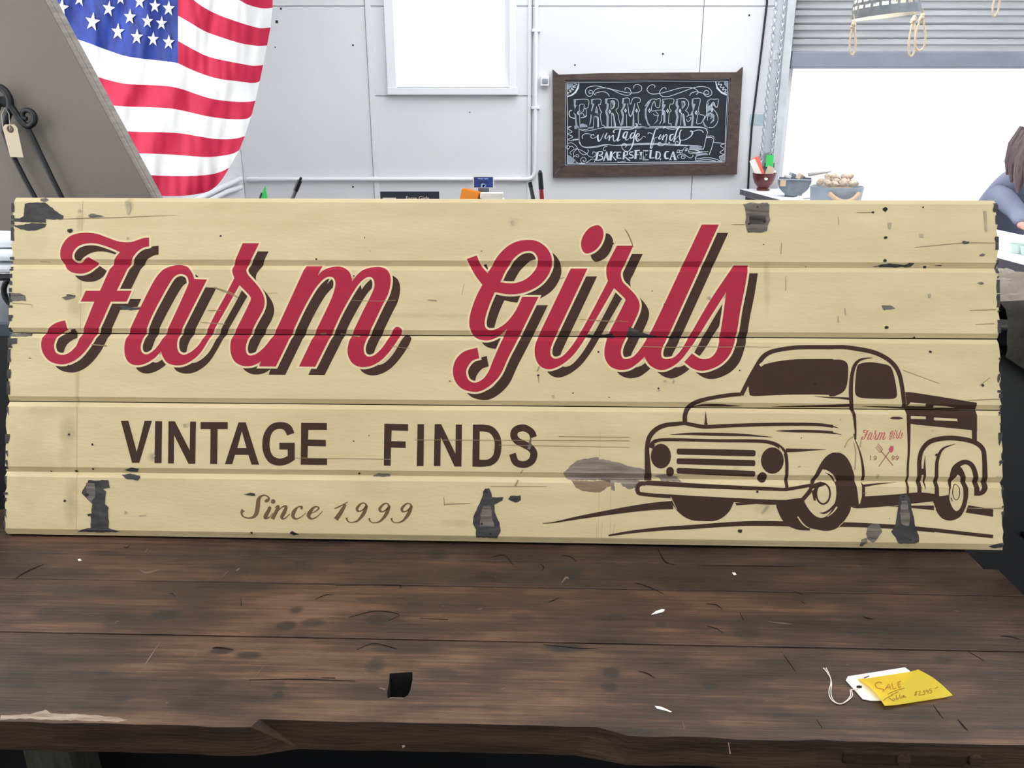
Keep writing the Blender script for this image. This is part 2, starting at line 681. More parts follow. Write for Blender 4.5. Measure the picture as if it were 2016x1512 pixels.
# roller door, half open
YD = YW - .06
d = struct(empty('door_1', (0, YD, 0)))
zl = [onY(1720, y, YD).z for y in (18.6, 46.8, 75.2, 103.6)]
pitch = (zl[0] - zl[3]) / 3
zb = zl[3]
x0, x1 = dx0 - .05, dx1 + .06
prof = [(0, -.034), (.04, -.034), (.07, .012), (.12, .020), (.42, .024), (.52, .006), (.62, .002), (.88, .014), (.93, .012), (.965, -.034), (1.0, -.034)]
z = zb - .0
k = 0
zz = onY(1720, 117, YD).z
sl_me = None
top = zb
while top < dz1 + .05:
    bm = B()
    fr, bk = [], []
    for t, dd in prof:
        zq = -t * pitch
        fr.append((bm.verts.new((x0, -dd, zq)), bm.verts.new((x1, -dd, zq))))
    for (a, b_), (c_, e) in zip(fr, fr[1:]):
        bm.faces.new((a, b_, e, c_))
    bmesh.ops.solidify(bm, geom=bm.faces[:], thickness=.003)
    if sl_me is None:
        o = obj('slat', bm, M_slat, d)
        sl_me = o.data
    else:
        bm.free()
        o = link(bpy.data.objects.new('slat', sl_me), d)
    top += pitch
    o.location = (0, 0, top)
bm = B()
zq = onY(1720, 133, YD).z
box2(bm, (x0, -.03, zq), (x1, .02, zb + .004), bev=.004)
box2(bm, (x0, -.034, zq - .008), (x1, -.03 + .06, zq), bev=.002)
obj('bottom_bar', bm, mat('dull steel bar', (150, 152, 166), .5, .3, var=.2, vscale=4), d)
bm = B()
rx0, rx1 = onY(1540, 60, YD).x, onY(1556, 60, YD).x
box2(bm, (rx0, -.07, .0), (rx1, -.032, ZC - .4), bev=.003)
box2(bm, (rx0, -.032, .0), (rx0 + .012, .055, ZC - .4))
box2(bm, (rx0, .035, .0), (rx1, .058, ZC - .4))
obj('guide_rail', bm, mat('worn pale steel rail', (208, 210, 214), .5, .1, var=.25, vscale=9, stretch=(1, 1, 1)), d)
# ------------------------------------------------------------------ workbench table
ZT = .80
YAW = R(-1.85)
tb = onz(1008, 1444, ZT)
TB = Vector((0, onz(0, 1421, ZT).lerp(onz(2016, 1467, ZT), .497).y, ZT))
table = tag(empty('table', (TB.x, TB.y, 0), (0, 0, YAW)), 'long dark stained plank workbench table with a square hole near its front edge', 'table')
MT = Matrix.Translation(Vector((TB.x, TB.y, 0))) @ Matrix.Rotation(YAW, 4, 'Z')
MTI = MT.inverted()


def tp(x, y):                        # pixel on the table top -> the table's own x, y
    p = MTI @ onz(x, y, ZT)
    return (p.x, p.y)


y0 = 0.
y1 = (tp(60, 1250)[1] + tp(1960, 1276.5)[1]) / 2
y2 = (tp(60, 1147.5)[1] + tp(1900, 1163)[1]) / 2
y3 = tp(1897, 1085)[1] + .02
y4 = y3 + .06
xe1 = tp(2016, 1170)[0]
xe2 = tp(1912, 1099)[0]
xl = -1.12
TT = .046
print('table', y0, y1, y2, y3, y4, xe1, xe2)
LT, DK = (117, 87, 66), (36, 26, 22)


def kn(l):
    r_ = []
    for x, y, w_, h_, s_ in l:
        a = tp(x, y)
        b1 = tp(x + w_, y)
        b2 = tp(x, y - h_)
        r_.append((a[0], a[1], abs(b1[0] - a[0]), abs(b2[1] - a[1]), s_))
    return r_


M_t1 = table_mat('front plank stained pine', kn([(437, 1281, 22, 7, .9), (488, 1289, 26, 7, .85), (795, 1277, 60, 10, .6), (1110, 1275, 45, 10, .9), (740, 1310, 16, 16, .6), (870, 1325, 40, 10, .55), (1203, 1324, 16, 9, .8), (1200, 1352, 16, 9, .75), (548, 1368, 9, 7, .8), (207, 1324, 14, 6, .6), (240, 1375, 16, 6, .6), (1398, 1350, 14, 7, .7), (370, 1390, 26, 10, .5), (545, 1350, 18, 9, .5), (1855, 1300, 14, 10, .5), (240, 1345, 60, 12, .45), (1530, 1310, 40, 14, .45), (1780, 1395, 40, 14, .4)]), DK, LT, 1.)
M_t2 = table_mat('middle plank stained pine', kn([(326, 1210, 24, 9, .9), (583, 1201, 14, 7, .8), (565, 1231, 18, 8, .8), (615, 1225, 22, 9, .7), (742, 1220, 22, 7, .8), (1028, 1213, 24, 8, .5), (1214, 1216, 16, 7, .6), (90, 1205, 22, 8, .5), (235, 1224, 30, 12, .5), (1470, 1245, 30, 18, .6), (1690, 1190, 60, 12, .4), (1840, 1240, 90, 16, .55), (1640, 1235, 60, 14, .4), (1300, 1228, 12, 6, .6), (130, 1160, 70, 8, .4)]), DK, (112, 81, 62), 2.)
M_t3 = table_mat('rear plank stained pine', kn([(687, 1106, 12, 7, .8), (862, 1094, 20, 9, .7), (1115, 1130, 30, 14, .85), (1380, 1080, 80, 8, .5), (60, 1120, 40, 12, .4), (590, 1110, 10, 6, .6), (500, 1086, 12, 8, .6), (1780, 1090, 50, 12, .5), (450, 1125, 40, 10, .4), (1000, 1140, 80, 8, .4)]), (33, 24, 21), (99, 71, 55), 3.)


def pl(x_, y_, h_):
    return Vector((x_, y_, ZT + h_))


# front plank: a hole cut through it and a tapered recess sawn out of its front edge
rng = random.Random(3)
edge = []
ra, rb = tp(497, 1424), tp(1237, 1437)
rc, rd = tp(512, 1414)[0], tp(1213, 1425)[0]
x = xl
while x < ra[0] - .02:
    edge.append((x, y0 + rng.uniform(-.002, .0015)))
    x += .035
edge += [(ra[0], y0)]
rec = []
x = rc
while x < rd:
    rec.append((x, y0 + .014 + rng.uniform(-.001, .0012)))
    x += .04
edge += rec + [(rb[0], y0)]
x = rb[0] + .03
while x < xe1:
    edge.append((x, y0 + rng.uniform(-.0025, .0015)))
    x += .035
edge += [(xe1, y0)]
hole = [tp(*q) for q in ((767, 1326), (790, 1324), (812, 1323), (812, 1338), (808, 1358), (803, 1369), (792, 1375), (763, 1374), (762, 1362), (766, 1345))]
bm = B()
prism(bm, [edge + [(xe1, y1 - .0019), (xl, y1 - .0019)], hole], pl, TT)
bm.normal_update()
# the recess walls lean inward towards the underside
for v in bm.verts:
    if v.co.z < ZT - .01 and abs(v.co.y - (y0 + .014)) < .003 and ra[0] < v.co.x < rb[0]:
        v.co.x += .05 if v.co.x < rc + .02 else (-.03 if v.co.x > rd - .05 else 0)
bmesh.ops.recalc_face_normals(bm, faces=bm.faces)
M_te = mat('shade darkened plank edge', (76, 57, 45), .7, rgb2=(32, 25, 21), vscale=5, stretch=(1, 4, 8), bump=.5, bscale=30, spec=.2)  # edge faces coloured darker than the top, shade put into the colour
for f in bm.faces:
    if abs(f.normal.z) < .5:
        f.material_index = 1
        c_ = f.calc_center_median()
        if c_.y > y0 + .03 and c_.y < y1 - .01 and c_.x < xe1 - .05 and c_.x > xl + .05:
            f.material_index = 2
obj('plank', bm, [M_t1, M_te, mat('shade black in the hole', (18, 15, 14), .9)], table)  # hole walls painted black to stand in for the shade inside
ym = (tp(1900, 1119)[1])
for ya, yb, xe, m in ((y1 + .0019, y2 - .0009, xe1 + .002, M_t2), (y2 + .0009, ym - .0002, xe1 - .001, M_t3), (ym + .0002, y3 - .0006, xe2 + .004, M_t3), (y3 + .0006, y3 + .085, xe2 - .01, M_t3)):
    bm = B()
    box2(bm, (xl, ya, ZT - TT), (xe, yb, ZT), bev=.0015)
    obj('plank', bm, m, table)
bm = B()
hx, hy = tp(780, 1379)
box2(bm, (hx - .012, hy + .003, ZT - TT), (hx + .012, hy + .012, ZT - .004), bev=.002)
obj('filler_block', bm, mat('pale grey filler', (150, 140, 128), .8, var=.4, vscale=60), table)
M_leg = mat('dark table leg wood', (74, 72, 62), .9, rgb2=(34, 34, 30), vscale=10, stretch=(6, 6, 1), bump=.4)
for X, Y in ((-.885, .09), (xe2 - .06, .09), (-1.0, y3 + .05), (xe2 - .06, y3 + .05)):
    for _ in (0,):
        bm = B()
        box(bm, (X, Y, (ZT - TT) / 2), (.10, .10, ZT - TT), bev=.006)
        obj('leg', bm, M_leg, table)
for Y in (y3 + .06,):
    bm = B()
    box2(bm, (-.94, Y - .015, ZT - TT - .10), (xe2 - .115, Y + .015, ZT - TT), bev=.002)
    obj('rail', bm, M_leg, table)
# flush block in the front edge, darkened to read as a recess
bm = B()
a = tp(1790, 1450)
box2(bm, (a[0] - .085, y0 - .0035, ZT - TT + .012), (a[0] + .07, y0 + .02, ZT - .014), bev=.003)
obj('recess_block', bm, mat('dark recess tone', (54, 42, 34), .8, rgb2=(32, 25, 21), vscale=14, stretch=(2, 2, 9), spec=.15), table)
for q in (1775, 1915):
    bm = B()
    a = tp(q, 1450)
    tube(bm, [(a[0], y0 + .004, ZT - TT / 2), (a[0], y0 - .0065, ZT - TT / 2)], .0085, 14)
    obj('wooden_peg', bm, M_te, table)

# thin scratches in the table top
K3, K4, K5 = (0, 1020, 2.88), (660, 1040, 2.88), (1316, 1040, 2.88)


def table_marks(name, l, m):
    bm_ = B()
    for T, ss in l:
        for s in ss:
            pts, fs = strokes(s, T)
            vs = [bm_.verts.new((*tp(x, y), ZT + .0003)) for x, y in pts]
            for f in fs:
                bm_.faces.new([vs[i] for i in f])
    for f in bm_.faces:
        f.normal_update()
        if f.normal.z < 0:
            f.normal_flip()
    obj(name, bm_, m, table, normals=False)['kind'] = 'stuff'


table_marks('dark_scratch', ((K4, ('885,165,3 960,155,6 1010,212,3', '1210,420,3 1240,408,5 1272,394,3', '1720,810,3 1770,825,7 1812,850,2', '1285,155,3 1335,163,6 1368,192,3', '1700,310,3 1780,335,6 1860,372,3', '1830,120,4 1870,190,8 1925,207,3', '1165,205,3 1182,222,5 1168,245,2', '660,100,2 675,85,4', '120,690,3 220,655,5 350,685,5', '480,512,3 640,518,5', '80,505,3 230,470,5 360,490,4 300,525,3', '1490,683,2 1390,682,6 1180,660,3', '0,325,2 340,322,4 365,345,2')),
                            (K5, ('215,430,3 270,435,6 308,462,2', '220,555,3 270,570,5 312,597,2', '710,358,3 765,378,4', '405,480,3 425,522,5', '1100,500,3 1130,512,8 1160,516,3', '1640,1085,3 1670,1120,9 1700,1152,3', '1700,700,3 1790,752,5', '840,1085,3 872,1132,4', '1880,612,3 1930,615,7 1992,630,3', '190,213,2 460,214,4 710,219,2', '750,410,3 765,425,4 780,428,2', '640,700,2 690,770,5 722,815,3', '1500,1000,3 1530,1045,6 1560,1082,2')),
                            (K3, ('700,165,3 720,168,5 738,150,2', '1785,462,3 1850,436,5 1885,438,2', '960,428,3 980,430,4 992,447,2', '1205,740,3 1235,735,9 1325,746,2', '1410,918,3 1700,915,6 2016,925,4', '1820,905,3 1900,908,5', '1365,455,2 1368,500,4', '85,345,3 150,305,8 250,262,3'))), mat('dark scratch', (30, 23, 21), .9, spec=.1))
table_marks('pale_scratch', ((K3, ('1255,338,3 1290,305,5', '1335,300,3 1350,292,9 1362,282,3', '1440,912,2 1465,875,5 1500,838,2', '1092,808,2 1116,765,4', '1110,758,8 1120,762,6', '820,195,3 840,175,6', '790,290,3 830,310,9 900,295,4', '650,595,4 672,582,6', '800,870,3 850,790,8 910,705,3', '940,1050,10 955,1046,3')), (K4, ('1280,315,3 1310,280,12 1325,290,3', '800,460,4 830,458,9', '610,440,8 618,444,6', '940,915,4 965,905,6', '250,905,8 285,915,10', '380,1240,16 395,1235,10', '910,272,4 913,284,3', '560,235,4 562,244,3')), (K5, ('570,530,3 650,540,6 700,545,3', '1620,470,4 1650,473,5', '640,710,4 655,718,7', '1005,775,4 1030,778,5', '80,1090,4 90,1140,6', '340,1215,4 350,1280,8', '1750,200,4 1762,215,6'))), mat('pale scratch', (112, 91, 77), .8))
# worn pale wood along the front edge
for s in ('0,1408 60,1406 92,1398 100,1404 150,1406 232,1412 252,1418 240,1421 180,1420 100,1418 60,1415 0,1417',):
    P0 = parse(s)
    P = []
    for q0, q1 in zip(P0, P0[1:] + P0[:1]):
        m_ = max(1, int(math.dist(q0[:2], q1[:2]) / 9))
        P += [tp(q0[0] + (q1[0] - q0[0]) * j / m_ + rng.uniform(-2, 2), q0[1] + (q1[1] - q0[1]) * j / m_ + rng.uniform(-1.6, 1.6)) for j in range(m_)]
    bm = B()
    prism(bm, [P], lambda x, y, h: Vector((x, max(y, y0 + .001), ZT + .0003 + h)), .0002)
    obj('worn_edge', bm, mat('pale worn edge wood', (176, 158, 140), .7, rgb2=(112, 90, 74), vscale=22, stretch=(1, 8, 8)), table)
# paper slivers and flakes on the table
for i, (q, lab) in enumerate((
        ('1282,1211 1291,1204 1303,1200 1309,1201 1306,1205 1295,1208', 'thin curled white paper sliver on the middle plank'),
        ('1289,1391 1300,1392 1312,1397 1322,1402 1320,1403 1308,1399 1294,1396', 'white paper sliver near the front edge left of the price tag'),
        ('1441,1128 1447,1128 1450,1132 1445,1133', 'tiny white flake on the rear plank in front of the truck'),
        ('153,1102 158,1101 161,1104 155,1105', 'tiny white flake on the rear plank at far left'))):
    P = [onz(x, y, ZT) for x, y, _ in parse(q)]
    cc = sum(P, Vector()) / len(P)
    bm = B()
    prism(bm, [[(p.x - cc.x, p.y - cc.y) for p in P]], lambda x, y, h: Vector((x, y, h + .0016 + .004 * abs(x) * 3)), .0008)
    o = obj('paper_scrap', bm, M_paper)
    o.location = (cc.x, cc.y, ZT - .0006)
    tag(o, lab, 'paper scrap', 'paper scraps on the table')

# price tag: white strung card with a yellow note stapled on it
T6 = (1580, 1280, 6.3)
pc = onz(1745, 1358, ZT)
pt = tag(empty('price_tag', pc), 'white strung price tag with a yellow sale note stapled on, lying on the table', 'price tag')


def pz(s, z):
    return [((onz(x, y, z) - pc).x, (onz(x, y, z) - pc).y) for x, y, _ in parse(s, T6)]


bm = B()
hole = [(onz(*q, ZT) - pc) for q in [(T6[0] + (700 + 38 * math.cos(a)) / 6.3, T6[1] + (470 + 22 * math.sin(a)) / 6.3) for a in (2 * math.pi * k / 12 for k in range(12))]]
prism(bm, [pz('560,340 1268,228 1330,275 1330,420 1050,640 850,640 745,622 535,388', ZT), [(h.x, h.y) for h in hole]], lambda x, y, h: Vector((x, y, .0022 + h)), .0009)
obj('tag_card', bm, M_paper, pt)
# yellow note as a curled sheet: corner pixels -> grid
cs = [onz(T6[0] + a / 6.3, T6[1] + b / 6.3, ZT + h) - pc for a, b, h in ((678, 355, .004), (1435, 240, .006), (1865, 560, .004), (1018, 690, .005))]
cs[0], cs[1], cs[2], cs[3] = cs


def note(u, v, lift=0.):
    p = cs[0].lerp(cs[1], u).lerp(cs[3].lerp(cs[2], u), v)
    up = .006 * math.sin(math.pi * v) * (1 - .3 * u) - .007 * u * (1 - u) * 2 * (1 - v) - .004 * math.sin(math.pi * u) * v
    return p + Vector((0, 0, max(up, -.0016) + lift))


NU, NV = 14, 10
bm = B()
gv = [[bm.verts.new(note(i / NU, j / NV)) for i in range(NU + 1)] for j in range(NV + 1)]
for j in range(NV):
    for i in range(NU):
        bm.faces.new((gv[j][i], gv[j + 1][i], gv[j + 1][i + 1], gv[j][i + 1]))
bmesh.ops.solidify(bm, geom=bm.faces[:], thickness=.0002)
nobj = obj('sale_note', bm, M_yellow, pt, smooth=True)


def noteuv(x, y):
    """inverse of the note's bilinear map, from the pixel at mid height"""
    p = onz(x, y, ZT + .006) - pc
    u = v = .5
    for _ in range(12):
        q = note(u, v)
        e1, e2 = note(u + .01, v) - q, note(u, v + .01) - q
        dx, dy = p.x - q.x, p.y - q.y
        det = e1.x * e2.y - e1.y * e2.x
        u += .01 * (dx * e2.y - dy * e2.x) / det
        v += .01 * (e1.x * dy - e1.y * dx) / det
        r_ = EYE + (note(u, v) + pc - EYE)
        p = onz(x, y, r_.z) - pc
    return u, v


def on_note(name, items, m, parent):
    bm_ = B()
    for pts, fs in items:
        vs = [bm_.verts.new(note(*noteuv(x, y), lift=.0004)) for x, y in pts]
        for f in fs:
            try:
                bm_.faces.new([vs[i] for i in f])
            except ValueError:
                pass
    obj(name, bm_, m, parent, normals=False)


on_note('sale_writing', [strokes(s, T6, 9) for s in (
    '985,408 955,398 915,410 902,440 925,470 975,482 1005,492 1010,505 990,515', '1020,492 1045,460 1072,425 1095,492', '1030,470 1085,462',
    '1105,412 1115,445 1125,482 1160,470 ', '1180,400 1192,470 1220,448', '1178,402 1220,386', '1185,432 1215,420')], M_ink, nobj)
on_note('price_writing', [strokes(s, T6, 8) for s in (
    '1055,548 1150,508 1262,472', '1095,560 1190,518', '1000,630 1050,590 1115,562', '1065,590 1115,626', '1130,600 1112,622 1132,630 1148,600 1150,622', '1158,560 1165,600 1172,622 1190,600 1175,595', '1205,545 1205,580 1215,600 1235,590 1225,570', '1240,580 1262,575 1255,562 1242,572 1255,590 1285,578',
    '1425,520 1402,522 1395,534 1412,542 1410,556 1385,557', '1414,506 1398,570', '1435,522 1455,510 1462,525 1438,560 1472,556', '1484,552 1478,566', '1492,512 1512,506 1505,524 1520,532 1510,552 1490,552', '1555,500 1535,498 1530,515 1550,518 1558,500 1556,545', '1600,478 1578,484 1576,504 1600,506 1600,530 1574,534', '1640,476 1680,460')], M_inkb, nobj)
bm = B()
P = [onz(T6[0] + a / 6.3, T6[1] + b / 6.3, ZT + .003) - pc for a, b in ((762, 345), (790, 332), (825, 320))]
tube(bm, P, .0006, 6)
obj('staple', bm, M_steel, pt)
bm = B()
for off in (-6, 6):
    P = [onz(T6[0] + (a + off * k_) / 6.3, T6[1] + b / 6.3, ZT + h) - pc for a, b, h, k_ in ((688, 482, .0035, 0), (640, 487, .006, .5), (600, 495, .004, 1), (608, 560, .0015, 2), (560, 620, .0015, 1), (480, 665, .0015, 0), (400, 645, .0015, 1), (350, 580, .0015, 2), (340, 500, .0015, 2), (355, 420, .0015, 1), (348, 350, .0015, 0), (320, 290, .0015, 1), (290, 240, .0015, 2), (275, 220, .0015, 3))]
    Q = []
    for i in range(len(P) - 1):
        p = [P[max(i - 1, 0)], P[i], P[i + 1], P[min(i + 2, len(P) - 1)]]
        for t in (0, .33, .66):
            Q.append(Vector(crom(*[tuple(v) for v in p], t)))
    Q.append(P[-1])
    tube(bm, Q, .0007, 6)
obj('string', bm, mat('white cotton string', (222, 210, 200), .9), pt, smooth=True)
# ------------------------------------------------------------------ the painted plank sign
LEAN = R(20.4)
ST = .018
ZS = ZT + ST * math.sin(LEAN) + .0018
bl, br = onz(10, 1051, ZS), onz(1976, 1084, ZS)
ux = (br - bl)
ux.z = 0
WS = ux.length
ux.normalize()
hn = Vector((-ux.y, ux.x, 0))
vx = hn * math.sin(LEAN) + Vector((0, 0, math.cos(LEAN)))
nx = ux.cross(vx)
SM = Matrix(((ux.x, vx.x, nx.x, bl.x), (ux.y, vx.y, nx.y, bl.y), (ux.z, vx.z, nx.z, bl.z), (0, 0, 0, 1)))
sign = tag(empty('sign'), 'wide cream painted plank sign with red script and a brown truck, leaning on the table', 'sign')
sign.matrix_world = SM


def suv(x, y):
    r = ray(x, y)
    t = (bl - EYE).dot(nx) / r.dot(nx)
    p = EYE + r * t - bl
    return p.dot(ux), p.dot(vx)


# plank joints: v as a line in u, from where they cross the picture
def vline(a, b):
    (ua, va), (ub, vb) = suv(*a), suv(*b)
    k = (vb - va) / (ub - ua)
    return va - k * ua, k


J = [vline((10, 1052), (1970, 1084)), vline((40, 928.5), (1960, 950)), vline((40, 790), (1960, 807.8)), vline((40, 655), (1960, 667)), vline((40, 519.6), (1960, 527.2)), vline((60, 387.5), (1950, 393))]
CH = [(.0, .011), (.0095, .0095), (.0095, .0095), (.0095, .0095), (.0095, .0095), (.009, 0)]   # chamfer below, above each joint
GAP = [0, .0002, .0017, .0019, .0002, 0]
DEP = .0065
print('sign', WS, J)


def jv(i, u):
    return J[i][0] + J[i][1] * u


def prof(u, v):
    d = 0
    for i in range(6):
        e = v - jv(i, u)
        lo, hi = CH[i]
        if -lo < e <= 0:
            d = min(d, -DEP * (1 + e / lo))
        elif 0 <= e < hi:
            d = min(d, -DEP * (1 - e / hi))
    return d


# soft dirt smudges in the cream paint
def smudges(m, l, rgb):
    nt = m.node_tree
    N, L_ = nt.nodes.new, nt.links.new
    b = nt.nodes['Principled BSDF']
    src = b.inputs['Base Color'].links[0].from_socket
    tc = N('ShaderNodeTexCoord')
    sep = N('ShaderNodeSeparateXYZ')
    L_(tc.outputs['Object'], sep.inputs[0])
    nz = N('ShaderNodeTexNoise')
    nz.inputs['Scale'].default_value = 28
    nz.inputs['Detail'].default_value = 5
    L_(tc.outputs['Object'], nz.inputs['Vector'])

    def mt(op, a, c, clamp=False):
        n = N('ShaderNodeMath')
        n.operation = op
        n.use_clamp = clamp
        for i, v in enumerate((a, c)):
            if isinstance(v, (int, float)):
                n.inputs[i].default_value = v
            else:
                L_(v, n.inputs[i])
        return n.outputs[0]
    tot = None
    for x, y, w, h, s in l:
        u, v = suv(x, y)
        ru, rv = abs(suv(x + w, y)[0] - u), abs(suv(x, y + h)[1] - v)
        dx = mt('DIVIDE', mt('SUBTRACT', sep.outputs[0], u), ru)
        dy = mt('DIVIDE', mt('SUBTRACT', sep.outputs[1], v), rv)
        d = mt('ADD', mt('ADD', mt('MULTIPLY', dx, dx), mt('MULTIPLY', dy, dy)), mt('MULTIPLY', mt('SUBTRACT', nz.outputs['Fac'], .5), 2.2))
        k = mt('MULTIPLY', mt('SUBTRACT', 1.0, d, True), s)
        tot = k if tot is None else mt('MAXIMUM', tot, k)
    mx = N('ShaderNodeMix')
    mx.data_type = 'RGBA'
    L_(tot, mx.inputs['Factor'])
    L_(src, mx.inputs[6])
    mx.inputs[7].default_value = (*lin(rgb), 1)
    L_(mx.outputs[2], b.inputs['Base Color'])


smudges(M_cream, [(135, 860, 22, 70, .5), (140, 990, 16, 60, .55), (100, 810, 70, 14, .3), (60, 900, 50, 110, .22), (254, 404, 10, 18, .6), (152, 760, 6, 60, .5), (155, 560, 8, 70, .35), (158, 430, 10, 30, .5), (148, 600, 22, 30, .4), (140, 660, 22, 12, .7), (365, 838, 10, 6, .6), (300, 900, 14, 10, .6), (1010, 440, 12, 14, .4), (1510, 560, 8, 60, .4), (1450, 925, 10, 8, .5), (1505, 1000, 30, 14, .3), (700, 620, 300, 6, .25), (1200, 870, 200, 26, .2), (1820, 830, 30, 60, .2), (60, 470, 40, 40, .2), (900, 1030, 40, 10, .35), (1000, 1062, 900, 5, .4), (1935, 950, 26, 10, .35)], (150, 134, 98))


def uline(a, b):
    (ua, va), (ub, vb) = suv(*a), suv(*b)
    k = (ub - ua) / (vb - va)
    return lambda v: ua + k * (v - va)


EL = uline((9, 1046), (25.5, 400))
ER = uline((1976, 1075), (1962.5, 400))
rng = random.Random(11)
for k in range(5):                       # planks from the bottom up
    top, bot = k + 1, k
    vs = []
    h = jv(top, 0) - jv(bot, 0)
    lo, hi = GAP[bot] / 2, h - GAP[top] / 2
    cuts = [lo, CH[bot][1]]
    n = 9
    for i in range(1, n):
        cuts.append(CH[bot][1] + (h - CH[top][0] - CH[bot][1]) * i / n)
    cuts += [h - CH[top][0], hi]
    cuts = sorted(set(round(c, 5) for c in cuts))
    bm = B()
    rows = []
    NX = 12
    sl = rng.uniform(-.0015, .0015) + {0: 0, 1: -.001, 2: .002, 3: -.002, 4: .001}[k]
    for c in cuts:
        el = EL(c + jv(bot, 0)) + sl + rng.uniform(-.0022, .002)
        er = ER(c + jv(bot, 0)) + rng.uniform(-.0025, .0015)
        row = []
        for i in range(NX + 1):
            u = el + (er - el) * i / NX
            v = jv(bot, u) + c * (jv(top, u) - jv(bot, u)) / h
            dd = 0
            if c < CH[bot][1]:
                dd = -DEP * (1 - c / CH[bot][1])
            if CH[top][0] and c > h - CH[top][0]:
                dd = min(dd, -DEP * (1 - (h - c) / CH[top][0]))
            row.append((bm.verts.new((u, v, dd)), bm.verts.new((u, v, -ST))))
        rows.append(row)
    for a, b in zip(rows, rows[1:]):
        for i in range(NX):
            bm.faces.new((a[i][0], a[i + 1][0], b[i + 1][0], b[i][0]))
            bm.faces.new((a[i][1], b[i][1], b[i + 1][1], a[i + 1][1]))
        bm.faces.new((a[0][0], b[0][0], b[0][1], a[0][1])).material_index = 1
        bm.faces.new((a[NX][0], a[NX][1], b[NX][1], b[NX][0])).material_index = 1
    for i in range(NX):
        a, b = rows[0], rows[-1]
        bm.faces.new((a[i][0], a[i][1], a[i + 1][1], a[i + 1][0])).material_index = 1
        bm.faces.new((b[i][0], b[i + 1][0], b[i + 1][1], b[i][1])).material_index = 1
    for f in bm.faces:
        if f.calc_center_median().z < -.0155:
            f.material_index = 1
    obj('plank', bm, [M_cream, M_woodk], sign)
for u in (.25, .93, 1.6):                # the battens that hold the planks together at the back
    bm = B()
    box2(bm, (u, .25, -ST - .012), (u + .06, .60, -ST - .0002), bev=.002)
    obj('batten', bm, M_wood, sign)


def paint(name, items, m, eps, parent=None, cut=True, edge=None):
    """Flat paint laid on the plank faces, following their chamfers and broken at the open joints."""
    bm_ = B()
    for pts, fs in items:
        vs = [bm_.verts.new((*suv(x, y), 0)) for x, y in pts]
        for f in fs:
            try:
                bm_.faces.new([vs[i] for i in f])
            except ValueError:
                pass
    for i in range(6):
        for e in (-CH[i][0], -GAP[i] / 2, GAP[i] / 2, CH[i][1]):
            nrm = Vector((-J[i][1], 1, 0))
            bmesh.ops.bisect_plane(bm_, geom=bm_.verts[:] + bm_.edges[:] + bm_.faces[:], plane_co=(0, J[i][0] + e, 0), plane_no=nrm, dist=1e-6)
    kill = []
    for f in bm_.faces:
        c_ = f.calc_center_median()
        if c_.y < jv(0, c_.x) or c_.y > jv(5, c_.x):
            kill.append(f)
        elif cut:
            for i in (2, 3):
                if abs(c_.y - jv(i, c_.x)) < GAP[i] / 2:
                    kill.append(f)
    bmesh.ops.delete(bm_, geom=list(set(kill)), context='FACES')
    for v in bm_.verts:
        v.co.z = prof(v.co.x, v.co.y) + eps
    for f in bm_.faces:
        f.normal_update()
        if f.normal.z < 0:
            f.normal_flip()
    return obj(name, bm_, m, parent or sign, normals=False)


A, Bz, C, D = (60, 420, 4.4475), (420, 440, 4.4477), (860, 420, 3.98), (1160, 420, 4.2)
Z1, Z2 = (0, 760, 3.36), (560, 780, 2.9647)
G, H, I, Jz = (1240, 660, 3.6), (1600, 660, 3.4375), (1530, 860, 6.503), (1090, 860, 6.574)
TL6, TR5 = (0, 370, 3.876), (1440, 290, 3.5)


def outline(*segs):
    P = []
    for T, s in segs:
        P += parse(s, T)
    return smooth_loop(P, 3)


